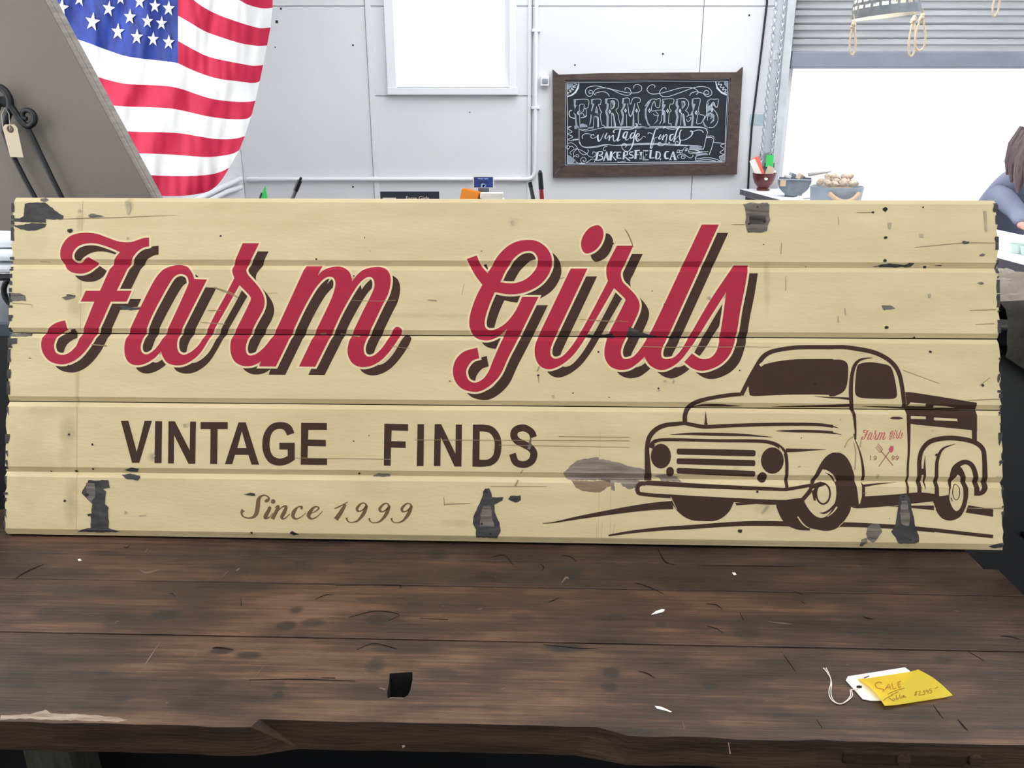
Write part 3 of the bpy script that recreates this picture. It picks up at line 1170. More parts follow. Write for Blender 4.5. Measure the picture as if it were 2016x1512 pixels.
F_ = outline((A, '1040,212c 1040,290c 998,298 950,325 910,368 880,425 757,678c 887,678c 843,773c 705,773c 575,1060 520,1155 460,1230 390,1288 320,1317 260,1322 190,1305 140,1268 105,1210 95,1150 105,1090 140,1030 190,980 245,952 305,938c 327,1020c 290,1035 240,1075 213,1130 208,1170 222,1215 255,1236 295,1238 340,1220 385,1180 420,1120 560,773c 440,773c 485,678c 610,678c 690,500 745,390 785,340c 700,303 600,270 520,262 450,275 400,305 370,355 372,400 395,427 430,433 458,420 485,395 510,383c 590,432c 558,478 510,512 450,528 380,522 330,495 285,440 263,380 265,320 290,260 340,205 410,178 500,170 590,182 680,215 760,243 830,254 890,250 950,230 995,216'))
arm = outline(
    (A, '1547,580c 1440,790 1320,1030 1292,1100 1285,1160 1298,1212 1330,1236 1370,1232 1430,1195 1490,1130 1560,1000 1619,880'),
    (Bz, '110,625 185,478c 168,430 168,385 185,340 258,173c 402,173c 330,320 300,365 290,410 305,450 350,500 400,560 440,630 450,700 430,770 380,860 330,960 295,1040 285,1100 295,1140 320,1156 370,1145 430,1100 490,1030 540,950 590,850 700,610 810,370c 952,370c 915,457c 960,412 1020,382 1090,372 1150,390 1195,430 1212,480 1216,507c 1260,450 1320,402 1390,380 1460,378 1520,405 1550,460 1552,530 1530,620 1480,720 1420,845 1370,950 1335,1030 1318,1090 1325,1140 1355,1165 1400,1158 1450,1120 1500,1060 1545,985 1580,925 1600,907 1625,907 1648,925 1650,948 1620,1010 1560,1100 1490,1180 1420,1230 1350,1255 1280,1255 1220,1225 1185,1170 1175,1110 1185,1050 1215,970 1300,790 1385,620 1410,550 1405,495 1375,468 1330,480 1270,535 1200,645 1120,790 1040,960 893,1255c 750,1253c 890,960 1020,690 1060,580 1070,520 1055,480 1020,466 970,485 900,560 830,675 770,790 690,960 548,1253c 402,1252c 418,1205c 370,1235 310,1250 245,1243 185,1205 155,1140 150,1060 170,980 205,920 310,710 328,660 315,628 230,540c 120,735 0,945'),
    (A, '1560,1110 1490,1220 1420,1285 1340,1325 1260,1330 1195,1305 1155,1245 1145,1208c 1090,1265 1020,1310 950,1330 890,1322 845,1285 825,1220 825,1150 845,1080 880,1000 960,830 1050,650 1110,550 1180,480 1250,452 1320,450 1380,475 1420,530 1435,575c'))
a_hole = outline((A, '1345,537 1310,533 1270,548 1230,595 1150,735 1060,910 990,1090 967,1160 975,1213 1010,1235 1050,1222 1100,1180 1150,1110 1200,1020 1290,830 1375,640 1385,600 1373,556'))
G_ = outline((C, '235,358c 313,330c 345,402 398,470c 440,395 490,320 560,255 640,218 730,209 800,225 860,270 895,330 902,400 880,470 830,540 760,590 680,622 600,635 530,632 455,617c 415,710 385,800 375,860 385,900 420,915 470,905 540,860 600,790 640,720 668,655c 797,655c 640,975 560,1130 500,1260 430,1340 350,1390 280,1398 200,1375 150,1325 127,1260 132,1190 160,1130 220,1080 318,1053c 333,1135c 280,1155 240,1205 230,1250 245,1300 280,1325 320,1322 370,1290 410,1230 450,1130 550,908c 480,965 410,995 340,990 290,960 260,900 255,840 270,760 310,650 357,560c 310,500 270,430'))
G_hole = outline((C, '497,540c 540,450 590,370 650,315 710,295 760,305 790,350 785,410 750,470 690,520 620,545 560,548'))
idot = outline((C, '1275,97 1305,140 1300,200 1270,260 1225,300 1170,315 1138,285 1130,230 1150,170 1190,120 1235,97'))
irls = outline(
    (C, '1050,430c 1182,430c 1050,710 925,975 895,1050 890,1100 905,1130 940,1138 990,1115 1050,1050 1110,960 1200,800'),
    (D, '155,560c 142,510 143,450 160,400 228,268c 365,268c 290,430 265,480 262,520 280,570 330,620 385,680 415,740 412,800 380,880 320,1000 275,1090 262,1150 275,1195 310,1205 370,1180 430,1110 480,1030 540,920 735,505 930,93c 1072,93c 860,560 660,1000 610,1100 595,1160 605,1195 640,1205 700,1190 760,1130 820,1030 900,890 1000,720 1130,525 1200,428c 1317,428c 1290,600 1250,800 1225,960 1200,1070 1160,1170 1090,1245 1000,1290 920,1302 850,1280 785,1230c 850,1158c 895,1190 940,1205 1000,1195 1045,1150 1070,1080 1085,980 1110,820 1132,650c 1060,765 980,890 900,1020 830,1120 760,1210 690,1265 620,1295 560,1290 500,1255 465,1205 458,1185c 400,1240 330,1285 250,1295 180,1270 140,1220 125,1160 135,1080 165,990 230,860 290,740 298,712 270,680 205,618c 100,800 0,975'),
    (C, '1130,1030 1060,1120 980,1185 900,1220 840,1215 795,1180 770,1120 768,1050 790,980 830,890 940,660'))
word1, word2 = [[F_], [arm, a_hole]], [[G_, G_hole], [idot], [irls]]
script = word1 + word2
sh = lambda l, d=(18.5, 16.2): [(x + d[0], y + d[1]) for x, y in l]
for g_ in script:
    paint('letter_shadow', [fill([sh(l) for l in g_])], M_brown, .00022)
    ol_ = [rim(l, 4.0) for l in g_]
    rl = paint('script_letter', [fill(g_)], M_red, .0005)
    for q in ol_:
        paint('letter_outline', [q], M_creamline, .00036)

L1 = ['800,230 850,230 905,435 957,230 1005,230 922,508 874,508', '1027,232 1073,233 1069,510 1022,510', '1115,233 1157,233 1255,425 1258,235 1297,235 1292,514 1247,514 1152,325 1150,512 1112,512', '1327,238 1507,238 1507,285 1440,285 1437,516 1391,516 1393,285 1327,285']
L2 = ['98,155 248,157 248,197 140,196 138,253 242,255 242,293 137,291 135,360 249,363 249,402 95,400', '583,160 722,163 722,203 626,200 624,262 708,264 708,302 622,300 620,406 580,405', '777,163 815,163 812,408 772,408', '877,163 915,163 998,335 1000,165 1036,166 1033,411 993,411 913,240 910,408 872,408']
blk = [poly(s, Z1, sm=False) for s in L1] + [poly(s, Z2, sm=False) for s in L2]
blk.append(poly('1578,240 1626,240 1714,520 1664,520 1643,455 1555,455 1536,517 1488,517', Z1, ['1600,300 1631,410 1570,410'], sm=False))
blk.append(poly('1948,310c 1930,270 1900,246 1850,238 1800,250 1765,282 1742,330 1735,390 1745,450 1775,500 1815,522 1860,526 1905,515 1950,488c 1950,375c 1848,375c 1848,420c 1903,420c 1903,462c 1880,474 1850,480 1815,468 1793,440 1783,385 1793,325 1815,294 1850,283 1880,292 1900,327c', Z1))
blk.append(poly('1100,166c 1165,166 1215,178 1250,215 1266,265 1263,330 1245,375 1210,403 1160,412 1097,411c', Z2, ['1140,205c 1170,207 1200,217 1222,250 1227,295 1217,345 1192,367 1165,371 1138,370c']))
blk.append(strokes('1454,240,40 1440,208,40 1398,185,40 1352,196,42 1339,228,42 1358,260,42 1400,282,42 1440,306,42 1456,340,42 1440,380,42 1398,399,40 1350,385,40 1331,336,40', Z2, step=1.5))
for q in blk:
    paint('block_letter', [q], M_brown, .0003)
E5 = (440, 950, 5.04)
dt = [strokes(s, E5, step=1.5) for s in (
    '410,188,20 432,180,34 452,158,20 425,130,14 385,130,18 350,165,36 340,240,44 325,310,40 290,345,24 240,352,14 195,335,14 180,300,24 197,272,40',
    '440,250,8 462,250,30 420,330,42 420,352,30 455,345,10 490,300,6', '510,250,8 545,240,30 485,362,38', '515,310,8 580,245,12 622,240,28 600,300,38 578,345,32 605,358,14 660,310,8',
    '768,262,28 780,240,16 740,243,14 702,285,36 690,335,34 720,360,18 770,342,8 820,300,6', '845,312,6 905,290,10 945,258,18 930,240,14 890,252,24 850,310,40 848,342,30 880,360,18 930,337,10 984,285,8',
    '1100,258,8 1150,238,14 1236,192,8', '1210,215,26 1165,295,40 1115,366,46')]
dt.append(dot(493, 188, 23, 23, E5))
for ox, oy in ((0, 0), (225, 4), (445, 4)):
    for s in ('1422,240,26 1405,207,14 1368,208,16 1328,250,28 1332,280,22 1365,282,12 1415,245,24', '1420,232,28 1392,305,36 1335,375,20 1270,396,10 1230,378,14 1222,348,22'):
        q = ' '.join('%g,%g,%s' % (float(a) + ox, float(b) + oy, c_) for a, b, c_ in (t.split(',') for t in s.split()))
        dt.append(strokes(q, E5, step=1.5))
for q in dt:
    paint('date_stroke', [q], M_date, .0003)

# the truck
tk = []
S_ = lambda s, T: tk.append(strokes(s, T))
P_ = lambda s, T: tk.append(poly(s, T))
S_('790,424,30 840,325,32 885,245,34 935,165,34 985,125,32 1060,103,30 1200,86,30 1440,85,30', G)
S_('100,82,28 200,80,28 300,92,30 400,112,30 480,145,30 540,190,30 580,250,30 603,340,28 622,490,28', H)
P_('840,365c 846,405 866,430 1000,426 1150,421 1300,420 1440,424c 1440,168c 1300,168 1150,172 1020,190 917,217c 880,225 845,300', G)
P_('130,165c 185,165 222,178 238,205 240,260 230,340 205,385 150,412c 110,414c 120,300', H)
S_('790,418,26 700,425,28 560,448,28 470,475,32 420,510,34 392,560,32 390,620,34', G)
S_('440,508,2 520,497,16 640,497,18 800,503,2', G)
S_('1010,508,2 1200,504,10 1440,500,16', G)
S_('130,478,16 200,476,18 262,474,20', H)
S_('1310,433,2 1440,444,10', G)
S_('120,421,10 180,424,12 250,430,18', H)
S_('537,540,2 538,590,12 539,634,24', G)
S_('400,622,26 330,628,30 250,638,32 185,668,34 140,720,34 122,800,32 125,900,40 130,1030,52', G)
S_('385,622,26 470,640,28 540,649,28 700,641,26 1000,632,24 1300,632,22 1440,646,20', G)
S_('-5,602,18 60,604,16 110,611,12 175,628,2', H)
S_('285,705,2 420,699,16 600,702,22 800,707,18 1010,722,2', G)
S_('150,800,40 165,765,34 200,745,24 300,740,22 600,747,22 900,750,24 1000,762,26 1060,790,28 1100,835,26 1112,900,24 1112,1000,24 1112,1080,24', G)
tk += [dot(220, 857, 72, 88, G), dot(1010, 888, 81, 94, G), dot(285, 967, 28, 35, G), dot(940, 1008, 34, 38, G)]
for q in ('340,803 880,814 890,822 890,850 882,858 340,845 332,837 332,811', '340,872 880,885 888,892 888,921 880,928 340,913 332,905 332,880', '340,940 880,962 888,970 888,996 880,1004 340,980 331,972 331,948'):
    P_(q, G)
S_('1035,678,2 1150,679,18 1300,681,20 1440,688,16', G)
S_('0,650,16 80,655,16 140,663,10 195,673,2', H)
S_('1105,816,28 1200,815,22 1300,812,10 1390,810,2', G)
P_('100,1062c 104,1040 130,1032 160,1032 320,1040 500,1052 1000,1077 1110,1080 1250,1057 1350,1042c 1350,1056c 1250,1080 1110,1105c 1000,1102 500,1084 100,1062', G)
S_('110,1052,30 75,1052,30 56,1075,30 56,1104,30 85,1125,26 300,1143,28 700,1166,30 1000,1183,36 1145,1178,22', G)
S_('1225,1160,24 1262,1120,28 1300,1070,30', G)
P_('290,1145c 310,1210 360,1268 430,1308 520,1317 600,1315 660,1290 710,1240 745,1162c', G)
P_('745,1188c 930,1193c 755,1206c', G)
S_('-145,1118,6 0,1108,16 300,1050,40 650,990,60 1000,935,80 1300,898,96 1545,882,108', Jz)
S_('710,1277,22 1000,1232,36 1400,1190,48 1775,1168,56', Jz)
S_('425,1360,30 700,1340,32 900,1333,34 1130,1337,36', G)
P_('435,575c 480,490 540,370 600,280 670,220 740,200 820,210 890,265 940,350 975,450 1005,570 1030,720 1045,860c 965,900c 945,893c 930,960 870,1060 790,1150 700,1195 600,1203 510,1187 420,1168c 415,1200c 270,1190 140,1137 50,1040 -10,900c -16,830c 190,795c 330,780c 420,640', I)
P_('1040,860c 1060,858c 1083,770c 1130,762 1500,738 1700,718 1850,712 2070,735c 2070,850c 1990,838c 1500,880 1200,905 1040,915 960,908c', I)
P_('1105,612c 1300,595 1550,583c 1300,612 1125,640c 1125,770c 1085,770c 1086,580c', I)
S_('985,-40,16 992,20,10 1040,140,14 1075,260,24 1098,400,32 1105,560,38', I)
S_('262,470,28 280,540,22 289,640,14 290,705,8', H)
S_('262,475,26 258,380,28 264,280,26 284,205,24 325,165,16 405,152,3', H)
P_('300,215 320,193 360,184 400,183 470,193 520,208 542,245 560,320 570,395 562,422 530,431 450,430 350,426 305,415 287,390 287,320', H)
S_('340,480,2 500,486,10 645,492,14', H)
S_('645,480,26 650,620,24 650,780,16 643,900,15 643,1075,15', H)
S_('522,562,2 545,560,16 585,561,16 612,562,2', H)
P_('625,385c 680,388 900,422 1110,457c 1110,502c 640,500c', H)
P_('640,503c 1112,508c 1112,650c 1060,640c 700,605c 655,597c', H)
S_('1092,560,34 1094,715,34', H)
S_('722,1075,28 722,930,30 722,850,30 738,780,30 790,722,32 880,698,32 980,698,32 1090,722,32 1150,770,32 1162,850,32 1165,950,36 1167,1020,38 1150,1060,34 1115,1078,20', H)
S_('938,990,34 955,910,36 990,873,34 1035,858,32 1080,885,32 1104,960,34 1112,1085,36', H)
S_('840,1092,30 838,900,24 850,820,22 885,765,14 965,735,2', H)
S_('760,815,2 757,880,12 757,930,18 760,990,12 762,1045,2', H)
P_('735,903c 762,903c 762,945c 735,945c', H)
P_('860,1090c 920,1080c 925,1000 950,930 988,885 1020,920 1045,1000 1052,1080 1035,1160 1000,1225 940,1253 880,1242 840,1195 812,1130c 700,1140c 700,1065c 820,1072c', H)
S_('520,1156,2 650,1160,14 820,1168,32', H)
P_('1052,1150c 1220,1178c 1220,1228c 1035,1200c', H)
S_('770,1122,60 1000,1126,58 1300,1140,56 1600,1158,55 2016,1198,55', I)
S_('820,1318,26 1000,1338,24 1220,1362,24', H)
truck = empty('truck_drawing')
truck.parent = sign
PSRC = {}
for q in tk:
    paint('painted_stroke', [q], M_brown, .0003 + 2.5e-6 * tk.index(q), truck)

hl = []
S_ = lambda s, T: hl.append(strokes(s, T))
P_ = lambda s, T: hl.append(poly(s, T))
P_('580,415c 640,430 710,480 772,562c 742,592c 752,650 755,750 735,850 690,945 640,1005 580,1035 510,1025 440,970 380,890 345,822c 435,720c 478,600 500,560', I)
S_('765,895,22 730,945,18 690,985,14 640,1020,8', I)
S_('262,1022,16 320,1105,16 380,1155,12 425,1172,4', I)
S_('790,1148,8 870,1070,6', I)
P_('980,943c 998,958 1010,1000 1018,1060 1016,1110 1000,1165 972,1190 945,1165 925,1110 930,1050 950,990', H)
P_('663,455c 765,463c 765,482c 640,478c', H)
P_('820,475c 900,480 970,490c 820,490c', H)
P_('663,546c 765,550c 765,568c 663,566c', H)
P_('820,557c 975,565c 980,582c 820,575c', H)
S_('1500,884,6 1700,862,7 1990,832,9', I)
S_('1990,832,9 2010,880,8 2030,930,6', I)
S_('922,216,22 950,196,22 1000,182,12', G)
S_('193,775,14 175,768,8', G)
S_('838,370,10 826,432,26', G)
S_('1090,840,12 1060,795,8', G)
S_('290,1146,4 330,1232,4', G)
for q in hl:
    paint('painted_highlight', [q], M_cream, .00056, truck)
tk = []
S_ = lambda s, T: tk.append(strokes(s, T))
P_ = lambda s, T: tk.append(poly(s, T))
tk.append(ringd(588, 727, 88, 132, 24, I))
P_('440,700c 500,640c 492,820c 465,812c', I)
P_('400,640c 480,600 570,575c 640,610c 520,650 420,668c', I)
S_('610,455,2 680,495,22 730,550,18 748,590,10', I)
S_('535,972,2 600,975,26 660,945,28 710,895,22 742,845,6', I)
tk.append(ringd(970, 1062, 24, 52, 6, H))
S_('935,1100,8 945,1125,6', H)
for q in tk:
    paint('wheel_stroke', [q], M_brown, .00062, truck)

# emblem on the truck's door
Fz = (1640, 820, 10.08)
aff = lambda l, sx, ox, sy, oy, bx, by: [(ox + (x - bx) * sx, oy + (y - by) * sy) for x, y in l]
em = [fill([aff(l, .0675, 1696.2, .0745, 846.2, 81, 458) for l in g_]) for g_ in word1]
em += [fill([aff(l, .0478, 1749.8, .0600, 846.3, 892, 442) for l in g_]) for g_ in word2]
em.append(poly('1140,585c 1195,582c 1202,650 1175,700c 1150,722c 1100,665c 1100,650c', Fz, sm=False))
M_fr = mat('faded red sign paint', (176, 66, 78), .5)
for q in em:
    paint('door_letter', [q], M_fr, .0003, truck)
em = [strokes(s, Fz, 17) for s in ('1125,690 1045,795', '1045,795 905,995', '955,690 1045,795', '1045,795 1190,975', '730,795 748,778', '748,776 742,862')]
em += [strokes(s, Fz, 11) for s in ('840,610 935,718', '862,585 950,690', '880,560 965,670', '897,538 985,650', '935,718 985,655')]
for ox in (0, 355, 435):
    em.append(ringd(835 + ox, 808, 24, 24, 14, Fz, 16))
    em.append(strokes('%d,810 %d,845 %d,860 %d,848' % (861 + ox, 850 + ox, 825 + ox, 808 + ox), Fz, 14))
M_rb = mat('reddish brown sign paint', (138, 80, 62), .5)
for q in em:
    paint('emblem_stroke', [q], M_rb, .0003, truck)

# bare patches where the paint has come off, nail holes, scuffs
rng = random.Random(5)


def ragged(s, T, amp=1.0, step=5):
    P = parse(s, T)
    out = []
    for i, p in enumerate(P):
        q = P[(i + 1) % len(P)]
        n = max(1, int(math.dist(p[:2], q[:2]) / step))
        for j in range(n):
            t = j / n
            out.append((p[0] + (q[0] - p[0]) * t + rng.uniform(-amp, amp), p[1] + (q[1] - p[1]) * t + rng.uniform(-amp, amp)))
    return fill([out])


M_woodl = mat('bare brown grey sign wood', (150, 134, 120), .85, rgb2=(98, 86, 78), vscale=16, stretch=(.7, 8, 1))
chips_under = [
    (M_woodl, '120,460 190,400 240,350 310,305 400,285 520,270 590,262 592,297 640,285 800,320 900,355 1000,385 1100,405 1180,425 1270,470 1280,500 1270,560 230,562 150,532', Jz),
    (M_woodtan, '230,560 500,572 700,560 735,560 735,640 680,648 650,690 600,718 500,720 380,700 290,660 260,610', Jz),
    (M_woodl, '600,545 1060,550 1180,600 1130,640 1040,660 960,682 900,640 860,600 840,592 790,590 785,700 740,685 735,600', Jz),
    (M_woodl, '1280,505 1360,495 1420,480 1500,495 1610,515 1600,540 1665,585 1560,580 1400,570 1370,530', Jz)]
for m, s, T in chips_under:
    paint('bare_patch', [ragged(s, T)], m, .00012)
chips = [
    (M_woodk, '190,120 270,110 350,115 420,170 485,215 480,240 350,240 355,268 270,265 110,255 103,232 150,235 180,215 188,180', TL6),
    (M_woodk, '100,285 160,285 240,270 355,275 340,300 270,325 220,330 160,315 100,292', TL6),
    (M_wood, '300,80 340,70 372,92 345,106 305,96', TL6),
    (M_wood, '84,800 150,805 195,825 200,860 100,862 84,845', TL6),
    (M_wood, '75,1112 238,1110 240,1130 130,1135 72,1130', TL6),
    (M_woodk, '70,1150 132,1145 130,1190 65,1195', TL6),
    (M_wood, '475,838 520,820 578,828 568,840 500,856', TL6),
    (M_woodk, '515,315 545,308 558,325 540,345 515,335', TL6),
    (M_wood, '675,212 700,196 800,218 742,226 685,228', TL6),
    (M_nail, '505,815 530,812 582,822 560,830 520,828', TL6),
    (M_woodk, '780,810 860,815 900,825 970,830 950,845 880,848 800,835', A),
    (M_wood, '80,395 130,380 180,385 250,380 262,400 258,470 266,500 250,540 245,580 190,590 110,585 100,550 95,520 100,460 92,412', TR5),
    (M_woodk, '120,475 235,470 240,510 232,528 125,530', TR5),
    (M_woodk, '975,820 1040,805 1090,797 1150,805 1195,812 1230,795 1262,797 1240,820 1150,825 1050,822', TR5),
    (M_woodk, '1585,655 1600,645 1640,650 1632,664 1600,668', TR5), (M_wood, '1705,745 1725,732 1752,738 1738,750 1715,752', TR5), (M_wood, '1690,936 1725,926 1745,940 1722,950', TR5),
    (M_wood, '1032,1090 1110,1092 1130,1112 1050,1122', TR5), (M_nail, '1325,815 1350,818 1352,830 1332,826', TR5), (M_woodk, '1385,812 1455,808 1450,818 1400,816', TR5),
    (M_nail, '-60,1016 0,1000 60,1005 150,998 190,992 215,1020 190,1028 0,1028', D), (M_woodk, '310,1000 330,935 360,950 440,985 500,1000 590,1025 440,1030 320,1025', D),
    (M_nail, '640,1022 1360,1024 1360,1030 640,1030', D),
    (M_woodk, '570,660 585,620 640,625 720,620 727,670 685,680 705,700 695,780 718,800 715,850 720,900 718,940 600,940 600,860 575,850 605,840 610,780 570,740 540,710 545,690', Z1),
    (M_woodk, '510,965 580,940 700,935 750,950 800,965 700,970', Z1), (M_woodk, '820,555 870,540 920,550 900,568 850,570', Z1), (M_woodk, '800,590 850,580 920,595 930,605 915,625 830,612', Z1),
    (M_woodk, '1158,560 1170,538 1195,540 1208,565 1212,590 1280,590 1270,610 1225,635 1230,680 1255,740 1262,790 1240,830 1120,825 1118,780 1100,745 1105,700 1120,660 1140,620 1155,590', Z2),
    (M_woodk, '1308,600 1320,580 1378,580 1380,605 1350,622', Z2), (M_wood, '515,465 550,450 620,455 612,470 520,470', Z2), (M_woodk, '30,805 45,788 85,808', Z2), (M_wood, '1420,310 1432,240 1442,245 1436,312', Z2),
    (M_woodk, '580,1110 595,1075 640,1075 660,1110 670,1180 685,1230 690,1280 720,1370 720,1400 690,1412 580,1410 560,1370 530,1330 555,1290 570,1220', H),
    (M_wood, '370,1300 400,1275 450,1275 468,1330 440,1370 410,1405 370,1380 360,1340', H), (M_wood, '330,1380 365,1370 370,1400 340,1432 325,1425', H),
    (M_woodk, '1195,1432 1240,1412 1285,1403 1296,1408 1290,1440 1240,1445', H),
    (M_woodk, '1610,716 1655,708 1690,710 1690,726 1640,724', Z1), (M_woodk, '1915,972 1932,958 1978,982 1940,988', Z1)]
for m, s, T in chips:
    paint('bare_patch', [ragged(s, T, .8)], m, .00074)
# inner lighter worn wood in the long patches
paint('worn_streak', [ragged(s, T, .8) for s, T in (('1160,640 1205,640 1215,720 1225,760 1140,760 1145,690', Z2), ('590,1200 600,1120 640,1120 655,1230 650,1290 600,1280', H), ('572,640 630,640 630,740 600,770 575,735', Z1), ('140,405 220,402 225,465 130,470', TR5))], M_wood, .0008)['kind'] = 'stuff'
nl = []
for T, L_ in ((TR5, ((1058, 428, 17), (975, 448, 9), (1060, 622, 12), (1057, 780, 12), (1068, 1242, 13), (518, 820, 4), (180, 411, 7), (120, 528, 9), (225, 513, 8), (1320, 415, 7))),
              (Z1, ((457, 320, 8), (613, 387, 8), (613, 550, 8), (430, 760, 9), (330, 565, 6), (497, 565, 11), (577, 720, 12), (1665, 972, 9), (590, 853, 9))),
              (G, ((1313, 343, 9), (780, 1388, 16), (903, 1110, 9), (1215, 728, 5))), (H, ((1150, 340, 11), (795, 112, 9), (838, 808, 11), (615, 1092, 10), (660, 1385, 8), (693, 14, 8), (12, 327, 6))),
              (A, ((540, 540, 14), (345, 155, 18), (0, 1268, 5), (335, 1335, 9))), (Bz, ((65, 110, 10), (1230, 460, 8), (1325, 125, 6), (902, 312, 10))), (C, ((350, 297, 5), (1380, 237, 8), (795, 1270, 9), (1350, 1442, 5), (103, 1315, 6), (1068, 1408, 6))),
              (D, ((520, 642, 5), (1440, 258, 6), (620, 750, 5), (1243, 1298, 6), (572, 1448, 9), (75, 1145, 9))), (Z2, ((1180, 558, 10), (1152, 745, 8), (1203, 803, 9), (405, 262, 5), (494, 230, 4), (435, 452, 8)))):
    nl += [blob(x, y, r_, T, rng=rng) for x, y, r_ in L_]
paint('nail_hole', nl, M_nail, .0009)['kind'] = 'stuff'
# grey scuffs
sc = [strokes(s, T) for T, l in ((TL6, ('970,100,34 985,160,30 975,205,14', '620,170,20 600,180,14', '975,375,16 975,395,12')), (Z1, ('1000,470,22 1025,455,18', '1215,265,24 1235,258,14', '460,300,16 455,330,22', '825,835,24 845,838,6', '920,860,6 970,855,8')), (C, ('590,60,26 592,95,10', '195,640,5 215,555,5', '910,1425,22 915,1450,18')), (TR5, ('1745,440,24 1755,580,16', '1090,520,30 1088,565,14', '1310,595,34 1308,620,24', '780,1110,8 788,1160,8', '735,1165,10 736,1210,10', '1360,1010,24 1365,1035,20')), (D, ('690,1390,40 705,1395,20', '615,1388,18 640,1386,10', '985,690,34 1000,715,14')), (G, ('1200,925,22 1202,935,20', '935,1265,14 975,1215,20 985,1210,8', '210,385,16 200,400,10')), (H, ('185,570,20 190,572,12', '440,940,26 438,970,14', '810,640,10 812,650,10', '515,1235,10 520,1245,8', '1240,957,10 1285,960,4'))) for s in l]
paint('grey_scuff', sc, mat('grey scuffed paint', (176, 164, 130), .7, rgb2=(140, 130, 108), vscale=60), .00075)['kind'] = 'stuff'
# thin cracks and ghost lines of old lettering
paint('ghost_line', [strokes(s, (0, 0, 1)) for s in ('163,394,1.6 160,520,1.8 158,650,1.6', '156,668,1.4 153,790,1.8', '152,800,2.2 151,925,1.6 150,1045,1.6', '1181,850,.8 1178,1060,.8', '1203,950,.8 1201,1060,.8', '1175,1030,.9 1174,1062,.9', '1186,1030,1.0 1183,1062,1.0', '1210,1032,1.6 1206,1058,.8')], mat('faint dirt line', (176, 156, 114), .8), .0001)['kind'] = 'stuff'
cr = [strokes(s, T) for T, l in ((TL6, ('485,238,3 640,232,6 930,225,5 1150,215,4 1350,208,1', '380,565,3 300,560,4', '95,880,5 240,890,4 240,915,2', '1640,760,8 1760,800,7 1815,835,4', '940,920,8 1075,910,8', '700,1195,7 815,1205,9', '1530,1025,5 1720,1040,5', '1590,935,6 1690,935,5', '215,1298,6 240,1300,6')),
                                (Z2, ('1600,235,3 2016,240,3', '760,255,3 2016,260,3', '1250,285,3 2016,298,2.5', '60,360,3 620,368,3', '1200,525,3 1530,528,3', '930,590,4 935,640,4', '930,630,5 1085,625,4', '1345,525,10 1365,490,10', '1380,450,6 1390,430,6')),
                                (D, ('295,130,3 330,190,8 362,275,5', '1180,92,4 1285,92,6', '215,895,4 265,890,5', '0,885,3 200,900,3', '430,1102,5 700,1108,6 860,1100,4 1100,1106,5 1300,1103,4 1500,1108,3')),
                                (C, ('1475,125,4 1500,165,6 1530,235,6 1540,265,3', '1110,830,3 1500,850,3', '1000,500,4 960,515,3', '805,1200,12 785,1240,8', '795,1280,8 800,1330,3')),
                                (Bz, ('1200,672,4 1420,680,4 1600,672,5', '1880,670,8 1957,676,10', '930,965,10 985,965,18', '1110,965,10 1280,985,18', '1560,1075,6 1720,1095,4', '0,560,8 80,590,8 215,650,5', '465,612,3 560,608,3', '1370,235,8 1375,250,3')),
                                (H, ('610,235,4 860,328,3', '335,1068,2 370,1068,3', '1050,440,4 1270,432,7', '1030,1170,3 1290,1172,8', '1200,285,3 1130,340,5', '215,760,5 240,710,4 275,685,5', '275,720,4 290,790,5 285,910,5', '330,690,4 320,760,5')),
                                (TR5, ('860,450,3 980,448,5', '1260,690,3 1600,660,5 1840,660,3', '340,735,5 345,660,5', '375,890,4 375,990,5', '735,480,4 735,535,4', '1640,1125,3 1820,1117,7', '1680,1220,3 1810,1215,5'))) for s in l]
paint('paint_crack', cr, mat('thin dark paint crack', (140, 122, 88), .8), .0007)['kind'] = 'stuff'
# chipped ends: dark bare wood along both ends of the planks
ed = []
for side in (0, 1):
    y = 400
    while y < 1066:
        L_ = rng.choice((5, 8, 12, 18, 26))
        t = (y - 395) / 660
        xe = (27 - 18 * t) if side == 0 else (1960.5 + 15 * t)
        dpt = rng.choice((0, 1, 1.5, 2.5, 4, 5, 1.5, 0)) if side == 0 else rng.choice((0, 1, 2, 3, 4.5, 6, 0))
        s = 1 if side == 0 else -1
        if dpt:
            k = 5
            ed.append(fill([[(xe - s * 4, y), (xe - s * 4, y + L_)] + [(xe + s * dpt * rng.uniform(.5, 1.2), y + L_ - L_ * j / k) for j in range(k + 1)]]))
        y += L_ + rng.choice((2, 6, 14))
edges = paint('chipped_edge', ed, M_woodk, .0007)
edges['kind'] = 'stuff'
# trim what sticks out past the plank ends
me = edges.data
bm = B()
bm.from_mesh(me)
kill = [f for f in bm.faces if not (EL(f.calc_center_median().y) - .001 < f.calc_center_median().x < ER(f.calc_center_median().y) + .0005)]
bmesh.ops.delete(bm, geom=kill, context='FACES')
bm.to_mesh(me)
bm.free()
# ------------------------------------------------------------------ behind the sign
# black cabinet that the sign leans against
ZCAB = 1.172
vtop = (ZCAB - ZS + ST * math.sin(LEAN)) / math.cos(LEAN)
yb = (SM @ Vector((WS * .5, vtop, -ST - .012))).y
cab = tag(empty('cabinet', (0, yb + .001, 0), (0, 0, YAW)), 'low black painted cabinet standing behind the workbench table', 'cabinet')
CW = (-1.75, 1.55)
bm = B()
box2(bm, (CW[0], .002, .06), (CW[1], .26, ZCAB - .03))
obj('carcass', bm, M_black, cab)
bm = B()
box2(bm, (CW[0] - .01, -.0, ZCAB - .03), (CW[1] + .01, .27, ZCAB), bev=.004)
obj('top', bm, mat('dark slate cabinet top', (66, 74, 84), .5, var=.3, vscale=7), cab)
bm = B()
box2(bm, (CW[0] + .02, .02, 0), (CW[1] - .02, .25, .06))
obj('plinth', bm, M_black, cab)
n = 6
